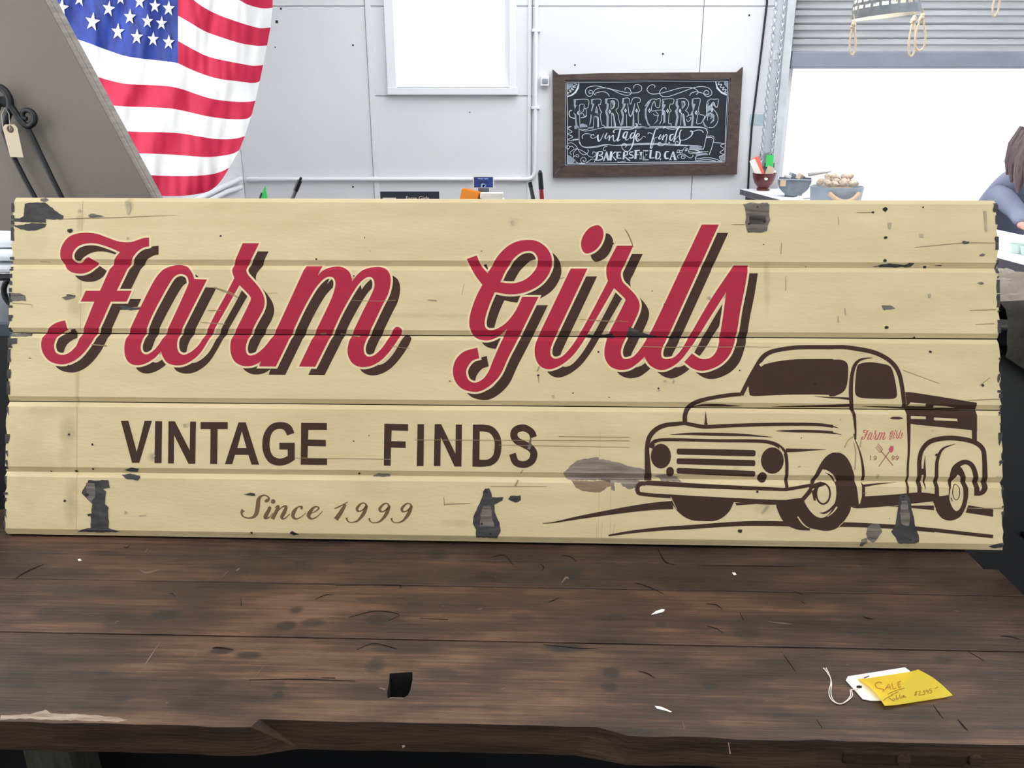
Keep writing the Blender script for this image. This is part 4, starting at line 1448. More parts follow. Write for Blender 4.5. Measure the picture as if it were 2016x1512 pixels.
for i in range(n):
    w_ = (CW[1] - CW[0]) / n
    x0_ = CW[0] + i * w_
    bm = B()
    box2(bm, (x0_ + .003, -.018, .08), (x0_ + w_ - .003, .0, ZCAB - .05))
    f = [f_ for f_ in bm.faces if f_.normal.y < -.9]
    r_ = bmesh.ops.inset_region(bm, faces=f, thickness=.06)
    bmesh.ops.translate(bm, verts=list({v for q in f for v in q.verts}), vec=(0, .008, 0))
    bmesh.ops.translate(bm, verts=bm.verts[:], vec=(0, .02, 0))
    dr = obj('door', bm, M_black, cab)
    bm = B()
    box(bm, (x0_ + (w_ - .03 if i % 2 == 0 else .03), -.004, .75), (.012, .02, .012), bev=.004)
    obj('knob', bm, M_iron, dr)

# a low black iron stand with folded linen at the left end of the cabinet
st = tag(empty('iron_stand', (-1.02, yb + .16, ZCAB)), 'low black iron stand with ring feet on the black cabinet left of the sign', 'stand')
for y_ in (-.035, .06):
    bm = B()
    tube(bm, [(-.45, y_, .07), (.12, y_, .07)], .007, 10)
    obj('rod', bm, M_iron, st)
for x_ in (-.38, .028):
    for y_ in (-.035, .06):
        bm = B()
        tube(bm, [(x_ + .032 * math.cos(a), y_, .0375 + .0325 * math.sin(a)) for a in (2 * math.pi * k / 20 for k in range(20))], .0055, 8, closed=True)
        obj('ring_foot', bm, M_iron, st)
for x_ in (-.40, .06):
    bm = B()
    tube(bm, [(x_, -.034, .07), (x_, .059, .07)], .005, 8)
    obj('cross_rod', bm, M_iron, st)
for i in range(3):
    bm = B()
    box(bm, (0, 0, .012), (.50 - .02 * i, .13 - .008 * i, .022), bev=.009)
    bmesh.ops.subdivide_edges(bm, edges=[e for e in bm.edges if e.calc_length() > .2], cuts=14)
    for v in bm.verts:
        v.co.z += .006 * noise.noise(Vector((v.co.x * 9, v.co.y * 9, i * 5))) * (v.co.z > .01)
    o = obj('folded_linen', bm, M_linen, smooth=True)
    o.location = (-1.19 + .01 * i, yb + .175, ZCAB + .0775 + .0245 * i)
    o.rotation_euler = (0, 0, R((2, -1, 3)[i]))
    tag(o, ('bottom folded white linen cloth on the black iron stand', 'middle folded white linen cloth on the black iron stand', 'topmost folded white linen cloth on the black iron stand')[i], 'linen', 'linen stack on the iron stand')


def cloth(name, m, x0, x1, y0_, y1_, hf, nx_=26, ny_=20, th=.004):
    bm_ = B()
    g_ = [[bm_.verts.new((x0 + (x1 - x0) * i / nx_, y0_ + (y1_ - y0_) * j / ny_, hf(i / nx_, j / ny_))) for i in range(nx_ + 1)] for j in range(ny_ + 1)]
    for j in range(ny_):
        for i in range(nx_):
            bm_.faces.new((g_[j][i], g_[j][i + 1], g_[j + 1][i + 1], g_[j + 1][i]))
    bmesh.ops.solidify(bm_, geom=bm_.faces[:], thickness=-th)
    return obj(name, bm_, m, smooth=True)


# olive blanket draped over the cabinet's right end, a cream cloth heaped on it
bx0 = .893


def blk_h(s, t):
    # t runs from the hanging hem up over the front edge and back
    n_ = noise.noise(Vector((s * 3, t * 4, 2)))
    return n_


bm = B()
NXB, path = 22, [(-.050, -.16), (-.047, -.11), (-.044, -.06), (-.042, -.01), (-.038, .022), (-.022, .042), (.002, .05), (.028, .044), (.042, .024), (.044, .008)]
gg = []
for i in range(NXB + 1):
    s = i / NXB
    col_ = []
    for k, (py_, pz_) in enumerate(path):
        hang = max(0, -pz_)
        q = noise.noise(Vector((s * 5, k * .4, 3)))
        z_ = pz_ if pz_ > 0 else pz_ * (.25 + 1.3 * min(1, s * 1.6))
        col_.append(bm.verts.new((bx0 + .52 * s, py_ - .014 * abs(q) * (pz_ < .02), z_ + .008 * q * (pz_ > .02))))
    gg.append(col_)
for a, b in zip(gg, gg[1:]):
    for k in range(len(path) - 1):
        bm.faces.new((a[k], b[k], b[k + 1], a[k + 1]))
bmesh.ops.solidify(bm, geom=bm.faces[:], thickness=.006)
o = obj('blanket', bm, M_olive, smooth=True)
o.matrix_world = cab.matrix_basis @ Matrix.Translation((0, 0, ZCAB + .004))
tag(o, 'dark olive woollen blanket draped over the cabinet beside the sign', 'blanket')
o = cloth('crumpled_cloth', M_clothc, bx0 - .07, bx0 + .42, .062, .252, lambda u, v: .022 + .054 * math.sin(math.pi * v) ** .55 * math.sin(math.pi * min(1, .15 + u)) ** .5 + .024 * noise.noise(Vector((u * 5 + 1, v * 11, 4))) * math.sin(math.pi * v) + .012 * noise.noise(Vector((u * 12, v * 26, 8))) * (.3 + math.sin(math.pi * v)), 36, 36, .004)
o.matrix_world = cab.matrix_basis @ Matrix.Translation((0, 0, ZCAB - .004))
tag(o, 'crumpled cream linen cloth heaped behind the dark olive blanket', 'cloth')

# ---- leaning taupe board with iron hooks, left
YP = 2.08
TLp, BLp = onY(90, 0, YP), onY(300, 388, YP)
dirp = (BLp - TLp).normalized()               # down along the board's long right edge
foot = BLp + dirp * (BLp.z / -dirp.z)
LQ = onY(0, 478, YP)
side = Vector((dirp.z, 0, -dirp.x))           # across the board, to the left
side = side if side.x < 0 else -side
wid = abs((LQ - BLp).dot(side))
Lp = 2.45
pn = empty('leaning_board', foot)
tag(pn, 'tall taupe board leaning sideways at left behind the sign', 'board')
ax = Matrix(((side.x, 0, -dirp.x, 0), (0, 1, 0, 0), (side.z, 0, -dirp.z, 0), (0, 0, 0, 1)))
pn.matrix_basis = Matrix.Translation(foot + Vector((0, 0, .002))) @ ax     # x across, y back, z up the board
lift = wid * abs(side.z) if side.z < 0 else 0
PB = pn.matrix_basis
z0_ = 0.0
if side.z < 0:
    z0_ = lift / ax[2][2]
print('board', wid, foot, side, z0_)
bm = B()
box2(bm, (0.003, 0, z0_), (wid, .046, Lp), bev=.001)
obj('face_sheet', bm, M_panel, pn)
for i, (a, b) in enumerate(((.0, .013), (.0155, .046))):
    bm = B()
    box2(bm, (-.004, a, z0_), (.0028, b, Lp), bev=.0008)
    obj('edge_strip', bm, M_pedge, pn)

# wrought iron shepherd hooks hung on the board
YH = YP - .022
hk = tag(empty('iron_hook', onY(40, 300, YH)), 'pair of black wrought iron bars with scrolled ends hung on the taupe board', 'hook')
h0 = hk.location


def hp(x, y, dy=0.):
    return onY(x, y, YH + dy) - h0


for s, r0 in (('8,262 22,300 50,355 73,397 120,487', .0062), ('52,245 78,300 103,352 121,388 168,480', .0062)):
    bm = B()
    tube(bm, [hp(x, y) for x, y, _ in parse(s)], r0, 10)
    obj('bar', bm, M_iron, hk, smooth=True)
bm = B()
P = [(52 - 12, 244 - 8)] + [(52 + 15 * math.cos(a) * (1 - k * .02), 233 + 15 * math.sin(a) * (1 - k * .02)) for k, a in enumerate(2.4 - .38 * j for j in range(18))]
P = [(20, 208), (30, 222), (42, 238), (54, 248), (66, 242), (68, 230), (62, 220), (52, 217), (45, 222), (46, 231), (53, 234)]


def smooth_line(P_, n_=5):
    out_ = []
    for i_ in range(len(P_) - 1):
        p_ = [P_[max(i_ - 1, 0)], P_[i_], P_[i_ + 1], P_[min(i_ + 2, len(P_) - 1)]]
        out_ += [crom(*p_, t_ / n_) for t_ in range(n_)]
    return out_ + [P_[-1]]


Q = smooth_line(P)
tube(bm, [hp(x, y, -.004) for x, y in Q], [.0085 - .0035 * i / len(Q) for i in range(len(Q))], 10)
obj('scroll', bm, M_iron, hk, smooth=True)
bm = B()
P = [(20, 212), (19, 196), (11, 180), (-2, 172), (-16, 178), (-22, 194), (-16, 208), (-2, 212)]
tube(bm, [hp(x, y, -.004) for x, y in smooth_line(P)], .0085, 10)
tube(bm, [hp(x, y, -.004) for x, y in smooth_line([(20, 208), (16, 225), (10, 245), (8, 262)])], .0085, 10)
obj('scroll', bm, M_iron, hk, smooth=True)
bm = B()
box2(bm, hp(2, 200) + Vector((-.012, .008, -.012)), hp(2, 200) + Vector((.012, .0215, .012)))
obj('wall_plate', bm, M_iron, hk)
YG = YH - .018
tg0 = onY(16, 245, YG)
tg = tag(empty('hang_tag', tg0), 'cream card tag with brown eyelet tied to the black iron hook', 'tag')
bm = B()
q = [(onY(x, y, YG) - tg0) for x, y in ((5, 251), (10, 245), (28, 245), (34, 252), (46, 310), (20, 309))]
q = [(p.x, p.z) for p in q]
hh = onY(20, 254, YG) - tg0
prism(bm, [q, [(hh.x + .0045 * math.cos(a), hh.z + .0045 * math.sin(a)) for a in (2 * math.pi * k / 12 for k in range(12))]], lambda x, y, h: Vector((x, -h, y)), .0008)
obj('card', bm, M_manila, tg)
bm = B()
tube(bm, [(hh.x + .006 * math.cos(a), -.0005, hh.z + .0065 * math.sin(a)) for a in (2 * math.pi * k / 14 for k in range(14))], .0022, 6, closed=True)
obj('eyelet', bm, mat('brown eyelet', (104, 84, 66), .7), tg)
bm = B()
tube(bm, [hh + Vector((0, -.002, 0)), onY(18, 225, YG) - tg0, onY(10, 212, YG - .004) - tg0, onY(3, 225, YG) - tg0, onY(6, 255, YG) - tg0], .0009, 6)
obj('string', bm, mat('grey tag string', (190, 186, 180), .9), tg)

# ---- flag hanging by the left wall
YFL = 3.44
fl = tag(empty('flag', onY(350, 120, YFL)), 'large red white and blue cloth flag hanging from the ceiling near the back left corner', 'flag')
f0 = fl.location
ZF = (0, 0, 3.6)
BND = ['1690,-4 1750,30 1820,52 1880,60 1932,55', '1370,-10 1440,50 1560,110 1700,160 1800,190 1850,200 1917,195', '1262,112 1330,150 1450,220 1570,265 1700,305 1800,322 1850,325 1893,322', '1262,290 1350,340 1460,395 1570,425 1700,450 1780,465 1830,465 1865,460',
       '335,218 520,270 640,310 760,355 880,395 1000,415 1120,428 1262,448 1350,490 1450,530 1560,560 1680,575 1780,588 1830,582 1842,570', '400,448 520,488 650,530 760,565 900,595 1050,602 1200,612 1300,635 1400,670 1500,700 1600,715 1700,722 1780,720 1810,712',
       '440,715 560,730 755,745 900,755 1050,760 1200,768 1300,785 1450,820 1600,842 1720,845 1765,835 1785,810', '500,922 700,928 860,930 1000,935 1150,937 1280,945 1400,965 1500,982 1600,987 1680,980 1735,965', '600,1083 800,1087 940,1088 1100,1090 1250,1098 1400,1110 1500,1112 1600,1100 1660,1085 1695,1065',
       '700,1240 900,1240 1025,1240 1150,1245 1280,1248 1400,1245 1500,1235 1570,1215 1625,1188', '800,1408 900,1400 1085,1390 1200,1390 1300,1388 1400,1375 1480,1355 1540,1312 1580,1262']
BND = [parse(s, ZF) for s in BND]


def along(P, n_):
    d_ = [0]
    for a, b in zip(P, P[1:]):
        d_.append(d_[-1] + math.dist(a[:2], b[:2]))
    out = []
    for i in range(n_ + 1):
        t = d_[-1] * i / n_
        k = 0
        while k < len(P) - 2 and d_[k + 1] < t:
            k += 1
        f_ = (t - d_[k]) / ((d_[k + 1] - d_[k]) or 1)
        p0, p1, p2, p3 = P[max(k - 1, 0)], P[k], P[k + 1], P[min(k + 2, len(P) - 1)]
        out.append(crom(p0[:2], p1[:2], p2[:2], p3[:2], min(1, f_)))
    return out


def fpt(x, y, off=0.):
    # folds run down and to the left from the right hand corner; the cloth bellies towards the room
    s = (x - 60) / 480
    w1 = .010 * math.sin((x * .9 + y * .25) / 13 + 1.5 * noise.noise(Vector((x / 90, y / 90, 0)))) * (.35 + .65 * max(0, 1 - abs(x - 230) / 260))
    w2 = .006 * noise.noise(Vector((x / 14, y / 70, 3))) + .05 * math.sin(s * 2.6)
    cv = .35 * max(0, (x - 470) / 70) ** 2 * .15
    return onY(x, y, YFL - w1 - w2 + cv + off) - f0


def strip(name, lo, hi, m, nx_=70, ny_=8, parent=None):
    """Cloth between two traced seams."""
    a, b = along(lo, nx_), along(hi, nx_)
    bm_ = B()
    g_ = [[bm_.verts.new(fpt(a[i][0] + (b[i][0] - a[i][0]) * j / ny_, a[i][1] + (b[i][1] - a[i][1]) * j / ny_)) for i in range(nx_ + 1)] for j in range(ny_ + 1)]
    for j in range(ny_):
        for i in range(nx_):
            bm_.faces.new((g_[j][i], g_[j][i + 1], g_[j + 1][i + 1], g_[j + 1][i]))
    return obj(name, bm_, m, parent or fl, smooth=True)


def clip(P, x0):
    """part of a seam right of x0 (photo px)"""
    out = []
    for p, q in zip(P, P[1:]):
        if p[0] < x0 <= q[0]:
            t = (x0 - p[0]) / (q[0] - p[0])
            out.append((x0, p[1] + t * (q[1] - p[1]), False))
        if q[0] >= x0:
            out.append(q)
    return out if out else P


XC = 350.5
up = lambda P, k, dx: [(x + dx, y - k, c_) for x, y, c_ in P]
b4r = clip(BND[4], XC)
shape = lambda k: up(b4r, k, k * .06)
full = {3: BND[3], 2: BND[2]}
rt1 = [(XC, -20, 0)] + [(x, y, 0) for x, y, _ in BND[1]][1:]
rt1 = [(XC, -28, 0), (372, -8, 0)] + BND[1][1:]
rt0 = [(XC, -90, 0), (420, -40, 0), (455, -10, 0)] + BND[0]
rtm1 = up(rt0, 45, 1)
rtm2 = up(rt0, 92, 2)
rtm3 = up(rt0, 140, 2)
for lo, hi, m in ((rtm3, rtm2, M_fred), (rtm2, rtm1, M_white), (rtm1, rt0, M_fred), (rt0, rt1, M_white), (rt1, BND[2], M_fred), (BND[2], BND[3], M_white), (BND[3], b4r, M_fred),
                  (BND[4], BND[5], M_white), (BND[5], BND[6], M_fred), (BND[6], BND[7], M_white), (BND[7], BND[8], M_fred), (BND[8], BND[9], M_white), (BND[9], BND[10], M_fred)):
    strip('stripe', lo, hi, m)
b4l = [p for p in BND[4] if p[0] < XC - 1] + [(XC, 448 / 3.6, 0)]
can = strip('canton', up(b4l, 300, 0), b4l, M_fblue, 60, 50)
for sx, sy, sr in ((435, 55, 62), (565, -8, 52), (770, 62, 54), (855, -12, 46), (655, 155, 62), (835, 225, 56), (920, 120, 52), (990, 8, 52), (970, 262, 52), (1045, 150, 48), (1098, 42, 48), (1085, 278, 50), (1145, 165, 48), (1195, 60, 52), (1195, 300, 50), (470, -80, 56), (690, -80, 52), (900, -130, 50), (1040, -100, 50), (1190, -90, 50)):
    rr_ = sr / 3.6 * 1.12
    an = R(-90 + (9 if sx < 800 else 3))
    L_ = []
    for k in range(10):
        r_ = rr_ if k % 2 == 0 else rr_ * .4
        L_.append((sx / 3.6 + r_ * .78 * math.cos(an + math.pi * k / 5), sy / 3.6 + r_ * math.sin(an + math.pi * k / 5)))
    pts, fs = fill([L_])
    bm = B()
    vs = [bm.verts.new(fpt(x, y, -.006)) for x, y in pts]
    for f in fs:
        bm.faces.new([vs[i] for i in f])
    obj('star', bm, M_white, can, normals=False)
bm = B()
hd = [(b4l[0][0], b4l[0][1] - 300, 0), (XC, 448 / 3.6 - 300, 0), (rtm3[-1][0], rtm3[-1][1] - 8, 0)]
tube(bm, [fpt(x, y) + Vector((0, 0, 0)) for x, y, _ in hd], .02, 10)
obj('header', bm, M_white, fl)
for x, y, _ in (hd[0], hd[2]):
    bm = B()
    p = fpt(x, y)
    tube(bm, [p, Vector((p.x, p.y, ZC - f0.z + .01))], .004, 6)
    obj('cord', bm, M_rope, fl)

# ---- pipes, cable, sensor on the back wall
WF = YW


def wp(x, y, off=.0):
    return onY(x, y, WF - off)


pi = tag(empty('conduit', wp(1050, 352)), 'white painted conduit running along the back wall and up beside the window', 'pipe')
p0 = pi.location
bm = B()
a, b, c = wp(486, 352, .02), wp(1040, 353, .02), wp(1060, 0, .02)
xx = wp(1053, 345, .02)
pts = [Vector((a.x, WF - .02, b.z)), Vector((xx.x - .06, WF - .02, b.z))] + [Vector((xx.x - .06 + .06 * math.sin(t), WF - .02, b.z + .06 - .06 * math.cos(t))) for t in (.3, .6, .9, 1.2, 1.57)] + [Vector((xx.x, WF - .02, ZC - .02))]
tube(bm, [p - p0 for p in pts], .0145, 12)
obj('tube', bm, M_trim, pi, smooth=True)
for x in (500, 738, 1018):
    bm = B()
    q = wp(x, 352, .02)
    tube(bm, [Vector((q.x - .03, q.y, b.z)) - p0, Vector((q.x + .03, q.y, b.z)) - p0], .0175, 12)
    obj('coupling', bm, M_trim, pi, smooth=True)
for y in (212, 60):
    bm = B()
    q = wp(1055, y, .02)
    box(bm, Vector((xx.x, WF - .0175, q.z)) - p0, (.06, .034, .02), bev=.003)
    obj('clamp', bm, M_trim, pi)
for i, (s, lab) in enumerate((('398,388 438,368 474,352', 'upper white pipe along the left wall meeting the corner'), ('418,392 445,378 474,369', 'lower white pipe along the left wall below its twin'))):
    P = [onX(x, y, XL + .022) for x, y, _ in parse(s)]
    P = [P[0] + (P[0] - P[-1]) * .35] + P
    bm = B()
    c_ = P[-1].copy()
    tube(bm, [p - c_ for p in P], .018, 12)
    o = obj('wall_pipe', bm, M_trim, smooth=True)
    o.location = c_
    tag(o, lab, 'pipe', 'pipes on the left wall')
    bm = B()
sn = tag(empty('motion_sensor', wp(1071, 160)), 'small white motion sensor on the back wall beside the chalkboard', 'sensor')
q = [wp(x, y) - sn.location for x, y in ((1064, 150), (1080, 170))]
bm = B()
box2(bm, (q[0].x, -.045, q[1].z), (q[1].x, -.0005, q[0].z), bev=.006)
obj('housing', bm, M_trim, sn)
bm = B()
box2(bm, (q[0].x + .012, -.052, q[1].z + .018), (q[1].x - .006, -.0455, q[0].z - .02), bev=.004)
obj('lens', bm, M_lensg, sn)
bm = B()
c_ = wp(1478, 240)
tube(bm, [wp(x, y, .008) - c_ for x, y in ((1510, -40), (1510, 6), (1500, 90), (1489, 180), (1480, 250), (1475, 320), (1472, 392), (1468, 450))], .0075, 8)
o = obj('cable', bm, M_penblack, smooth=True)
o.location = c_
tag(o, 'thin black cable running down the back wall right of the chalkboard', 'cable')
o = tag(empty('switch_plate', wp(1489, 235)), 'pale blue plate on the back wall behind the black cable', 'plate')
q = [wp(x, y) - o.location for x, y in ((1476, 225), (1503, 246))]
bm = B()
box2(bm, (q[0].x, -.0065 + .003, q[1].z), (q[1].x, -.0004, q[0].z), bev=.001)
obj('plate', bm, M_switch, o)
o2 = tag(empty('vertical_conduit', wp(1522, 110)), 'pale square conduit with a bracket beside the roller door', 'conduit')
bm = B()
xa, xb = wp(1521, 110).x, wp(1533, 110).x
P = o2.location
zb_ = wp(1502, 300).z
xt = (xa + xb) / 2 - P.x
box2(bm, (xt - .022, -.05, zb_ - P.z), (xt + .022, -.001, ZC - .4 - P.z), bev=.003)
obj('channel', bm, mat('grey white conduit', (226, 229, 233), .5), o2)
bm = B()
box2(bm, (xt - .034, -.06, -.03), (xt + .034, -.051, .03), bev=.002)
obj('bracket', bm, M_trim, o2)
bm = B()
tube(bm, [(xt, -.0605, .008), (xt, -.068, .008)], .008, 8)
obj('bolt', bm, M_steel, o2)
bm = B()
box2(bm, (xt - .05, -.075, zb_ - P.z - .10), (xt + .03, -.002, zb_ - P.z), bev=.004)
obj('junction_box', bm, mat('grey metal box', (158, 166, 172), .5), o2)

# pull chain of the roller door
YC = YW - .14
chn = tag(empty('pull_chain', onY(1520, 150, YC)), 'long steel pull chain loop hanging beside the roller door', 'chain')
c0 = chn.location
bm = B()


def chain(a, b, r_=.0052, L_=.036):
    n_ = max(2, int((b - a).length / (L_ * .72)))
    for i in range(n_):
        p = a.lerp(b, (i + .5) / n_)
        d_ = (b - a).normalized()
        w_ = Vector((1, 0, 0)) if i % 2 else Vector((0, 1, 0))
        w_ = (w_ - d_ * w_.dot(d_)).normalized()
        tube(bm, [p + d_ * (L_ * .36 * math.cos(t)) + w_ * (.0105 * math.sin(t)) for t in (2 * math.pi * k / 8 for k in range(8))], r_, 5, closed=True)


zt_ = onY(1528, 0, YC).z + .5
a1, b1 = onY(1528, 0, YC), onY(1498, 325, YC)
a2, b2 = onY(1544, 0, YC), onY(1515, 345, YC)
b1.z = min(b1.z, b1.z)
for a, b in ((a1, b1), (a2, b2)):
    d_ = (a - b).normalized()
    chain(b + d_ * .0 - c0, a + d_ * .55 - c0)
chain(b1 - c0, Vector((b1.x + .02, YC, b2.z - .02)) - c0)
chain(Vector((b1.x + .02, YC, b2.z - .02)) - c0, b2 - c0)
o = obj('links', bm, mat('bright steel chain', (196, 200, 206), .35, .5), chn, smooth=True)
o['kind'] = 'stuff'
gt = tag(empty('chain_clip', onY(1516, 316, YC - .02)), 'bright green card held by a black binder clip on the pull chain', 'clip')
bm = B()
q = [onY(x, y, YC - .02) - gt.location for x, y in ((1509, 305), (1521, 329))]
box2(bm, (q[0].x, -.004, q[1].z), (q[1].x, .002, q[0].z), bev=.001)
obj('green_card', bm, M_green, gt)
bm = B()
z_ = q[1].z
for x_ in (q[0].x - .006, q[1].x + .006):
    tube(bm, [(x_, -.006, z_ + .03), (x_, -.008, z_ - .004)], .003, 6)
tube(bm, [(q[0].x - .006, -.008, z_ - .004), (q[1].x + .006, -.008, z_ - .004)], .004, 6)
obj('binder_clip', bm, M_iron, gt)
# ------------------------------------------------------------------ chalkboard on the back wall
cb = tag(empty('chalkboard', wp(1275, 245)), 'framed black chalkboard with white chalk lettering and scrolls on the back wall', 'chalkboard')
k0 = cb.location


def cbp(x, y, off):
    return onY(x, y, WF - off) - k0


def pris_px(name, s, off, th, m, parent=cb):
    P = [cbp(x, y, off) for x, y, _ in parse(s, (1040, 100, 4.3826))]
    bm_ = B()
    prism(bm_, [[(p.x, p.z) for p in P]], lambda x, y, h: Vector((x, -off - h, y)), th)
    return obj(name, bm_, m, parent)


pris_px('stile', '212,160 262,205 275,240 318,252 312,992 262,1000 214,1092', .040, .036, M_frame)
pris_px('stile', '1853,140 1800,188 1748,238 1705,970 1712,985 1800,1068', .040, .036, M_frame)
pris_px('top_rail', '265,205 620,193 1000,190 1400,186 1800,184 1748,238 1500,243 1000,250 318,252 275,240', .038, .034, M_frame)
pris_px('bottom_rail', '214,1094 300,1000 312,992 1000,985 1705,968 1800,1066 1500,1075 900,1086', .039, .035, M_frame)
pris_px('slate', '300,245 1755,232 1712,978 305,1000', .014, .010, M_board)
CT = (1040, 100, 4.3826)
C1, C2, C3, C4 = (1080, 130, 10.08), (1260, 130, 9.6), (1080, 240, 10.08), (1260, 240, 9.6)


def chalk(name, items, m, eps):
    bm_ = B()
    for pts, fs in items:
        vs = [bm_.verts.new(cbp(x, y, .0144 + eps)) for x, y in pts]
        for f in fs:
            try:
                bm_.faces.new([vs[i] for i in f])
            except ValueError:
                pass
    for f in bm_.faces:
        f.normal_update()
        if f.normal.y > 0:
            f.normal_flip()
    return obj(name, bm_, m, cb, normals=False)


it = []


def cs_(T, w_, *ss):
    for s in ss:
        it.append(strokes(s, T, w_ * .82, 1.2))


# borders
cs_(CT, 5, '318,262 1000,258 1740,243', '322,985 1000,977 1695,965', '322,265 318,985', '1737,245 1697,962')
cs_(CT, 6, '330,275 770,272 1200,266 1725,262', '335,972 1000,962 1690,955', '333,275 338,600 338,960', '1724,262 1705,600 1694,950')
chalk('chalk_border', it, M_chalk, .0006)['kind'] = 'stuff'
it = []
# flourishes above the name
cs_(C1, 13, '850,540 815,545 797,520 815,488 855,485 875,515 868,570 830,600 785,595 745,555 730,500 755,445 820,410 920,395 1020,405 1120,430 1240,465 1360,520 1450,560 1540,582 1600,575 1635,545 1630,490 1600,445 1550,428 1518,445 1520,480',
    '940,572 905,560 895,520 920,475 980,445 1060,435 1160,440 1280,465 1400,495 1540,525 1660,535 1770,525 1830,490 1850,440 1825,390 1770,365 1715,378 1685,415 1695,440', '920,545 980,520 1060,508 1130,520 1180,555 1205,600')
cs_(C2, 12, '270,410 285,380 255,355 200,360 150,400 132,450 165,500 230,528 320,525 430,505 560,470 700,430 830,405 950,405 1040,430 1095,480 1090,520 1060,535', '495,440 480,410 430,415 385,460 370,510 400,560 470,578 560,570 680,530 820,480 950,430 1080,395 1200,390 1300,420 1355,480 1350,540 1300,572 1240,565 1205,525 1215,480 1260,460 1300,490 1295,530 1250,535 1190,515 1100,490 1020,490 960,520 940,565')
chalk('chalk_flourish', it, M_chalk, .0006)['kind'] = 'stuff'
it = []
# FARM
cs_(C1, 11, '500,680 520,670 780,668 785,815 760,835 705,830 705,765 620,770 618,900 690,905 690,860 745,860 745,990 700,985 690,950 620,955 625,1200', '845,665 1030,660 1025,765 990,765 1040,900 1060,910 1035,945 1030,1020 1060,1170 1105,1175 1105,1205', '890,1210 905,1000', '950,805 985,970', '920,1000 985,1020 995,1215',
    '1125,655 1200,648 1290,640 1360,670 1388,740 1380,820 1335,880 1380,960 1400,1080 1430,1175', '1240,690 1285,685 1315,730 1300,810 1240,850 1240,690', '1245,930 1250,1210', '1255,930 1300,1000 1335,1205', '1465,645 1590,640 1625,760 1680,640 1810,640 1808,725 1765,730 1785,830 1812,885 1780,930 1785,1140 1835,1150 1832,1180', '1545,960 1550,1190', '1570,740 1600,960 1640,985 1715,740', '1690,960 1695,1190')
chalk('chalk_word', it, M_chalk, .0006)['kind'] = 'stuff'
it = []
# GIRLS
cs_(C2, 11, '95,760 160,670 240,620 310,635 335,620 380,620 372,760 345,785 300,770 275,670 235,720 215,800 230,850 300,840 440,835 440,910 415,920 400,1030 370,1100', '290,850 350,935 270,925 250,900', '420,660 440,630 630,622 622,715 570,720 560,800 590,850 555,890 540,1080 590,1090 588,1130', '680,640 715,625 760,615 840,610 905,660 920,730 880,820 855,835 905,880 920,940', '790,660 800,810', '780,880 770,1120', '820,900 860,1130', '980,625 1135,620 1100,830 1120,890 1090,930 1070,1080 1110,1090 1160,1070 1220,950 1130,915', '1470,620 1400,630 1330,625 1270,680 1255,780 1260,900', '1485,625 1465,760 1430,775 1400,690 1360,700 1355,770 1440,880 1475,990 1450,1090 1380,1160 1300,1165', '1275,1030 1280,960 1330,940 1350,970 1330,1000', '880,960 920,930 980,920', '880,1000 900,1050 950,1020 965,970 930,985')
chalk('chalk_word', it, M_chalk, .0006)['kind'] = 'stuff'
it = []
# diamonds
for T, l in ((C1, ((588, 932), (1213, 905), (1528, 885), (1748, 885))), (C2, ((180, 842), (522, 848), (757, 848), (1062, 882), (1360, 832)))):
    for x, y in l:
        it.append(poly('%d,%d %d,%d %d,%d %d,%d' % (x, y - 45, x + 26, y, x, y + 45, x - 26, y), T, ['%d,%d %d,%d %d,%d %d,%d' % (x, y - 16, x + 9, y, x, y + 16, x - 9, y)], sm=False))
for q in it:
    chalk('chalk_diamond', [q], M_chalk, .0006)
it = []
# vintage finds
for T, l in ((C3, ('680,335,14 668,290,14 700,245,12 770,232,10 850,255,8 905,265,10 880,250,10 840,275,12 850,315,12 900,322,8 980,270,10', '980,255,30 975,320,34 995,390,26', '1000,390,20 1050,330,12 1090,230,10', '1160,215,14 1120,310,26 1150,330,10 1200,270,8', '1215,265,16 1200,370,30', '1205,340,8 1250,290,14 1285,270,20 1285,350,20 1310,385,10 1360,330,8', '1310,215,20 1285,190,24 1330,150,12 1440,145,12 1600,150,14 1700,120,16 1760,60,24 1720,30,18', '1430,125,24 1400,240,30 1365,385,34', '1370,385,12 1430,345,8', '1560,200,14 1510,210,22 1480,290,34 1510,320,20 1560,230,12', '1570,195,22 1530,345,22 1570,350,10 1640,280,8', '1700,215,12 1650,230,20 1620,300,26 1650,325,14 1710,240,10', '1735,160,22 1700,280,24 1670,450,24 1600,570,14 1520,575,12 1460,520,12 1460,450,12 1510,430,14 1550,460,14 1520,510,10', '1735,310,10 1800,265,14 1780,230,16 1730,290,26 1760,380,22 1830,340,10 1880,290,10 1925,300,12')),
             (C4, ('-60,300,8 0,340,10 60,280,8 105,290,10', '150,230,14 170,200,12 240,230,10', '345,140,16 300,135,16 250,280,26 200,480,26 230,480,12 270,340,10 255,320,8 330,285,8', '380,190,20 382,188,20', '395,235,16 355,310,26 385,320,10 420,260,8', '445,235,14 425,345,28', '440,300,8 490,240,18 510,260,18 490,380,14 500,420,12 545,410,10 560,385,10 530,385,10', '640,235,14 580,250,26 565,330,28 600,345,16 650,260,10', '750,80,26 690,180,24 640,380,26', '640,370,10 700,290,8 760,240,10', '790,150,16 760,180,18 745,280,20 760,380,24 720,440,22 680,440,14 670,390,12 710,365,10 720,400,8', '770,350,10 870,330,12 960,270,16 990,210,24 970,170,18 945,185,14', '1000,185,10 1080,155,10 1160,160,12 1200,205,14', '440,130,14 460,100,12 540,130,10 640,140,10 720,110,10', '400,390,12 350,395,14 345,440,14 420,450,10 480,410,8'))):
    for s in l:
        it.append(strokes(s, T, None, 1.2))
chalk('chalk_script', it, M_chalk, .0007)['kind'] = 'stuff'
it = []
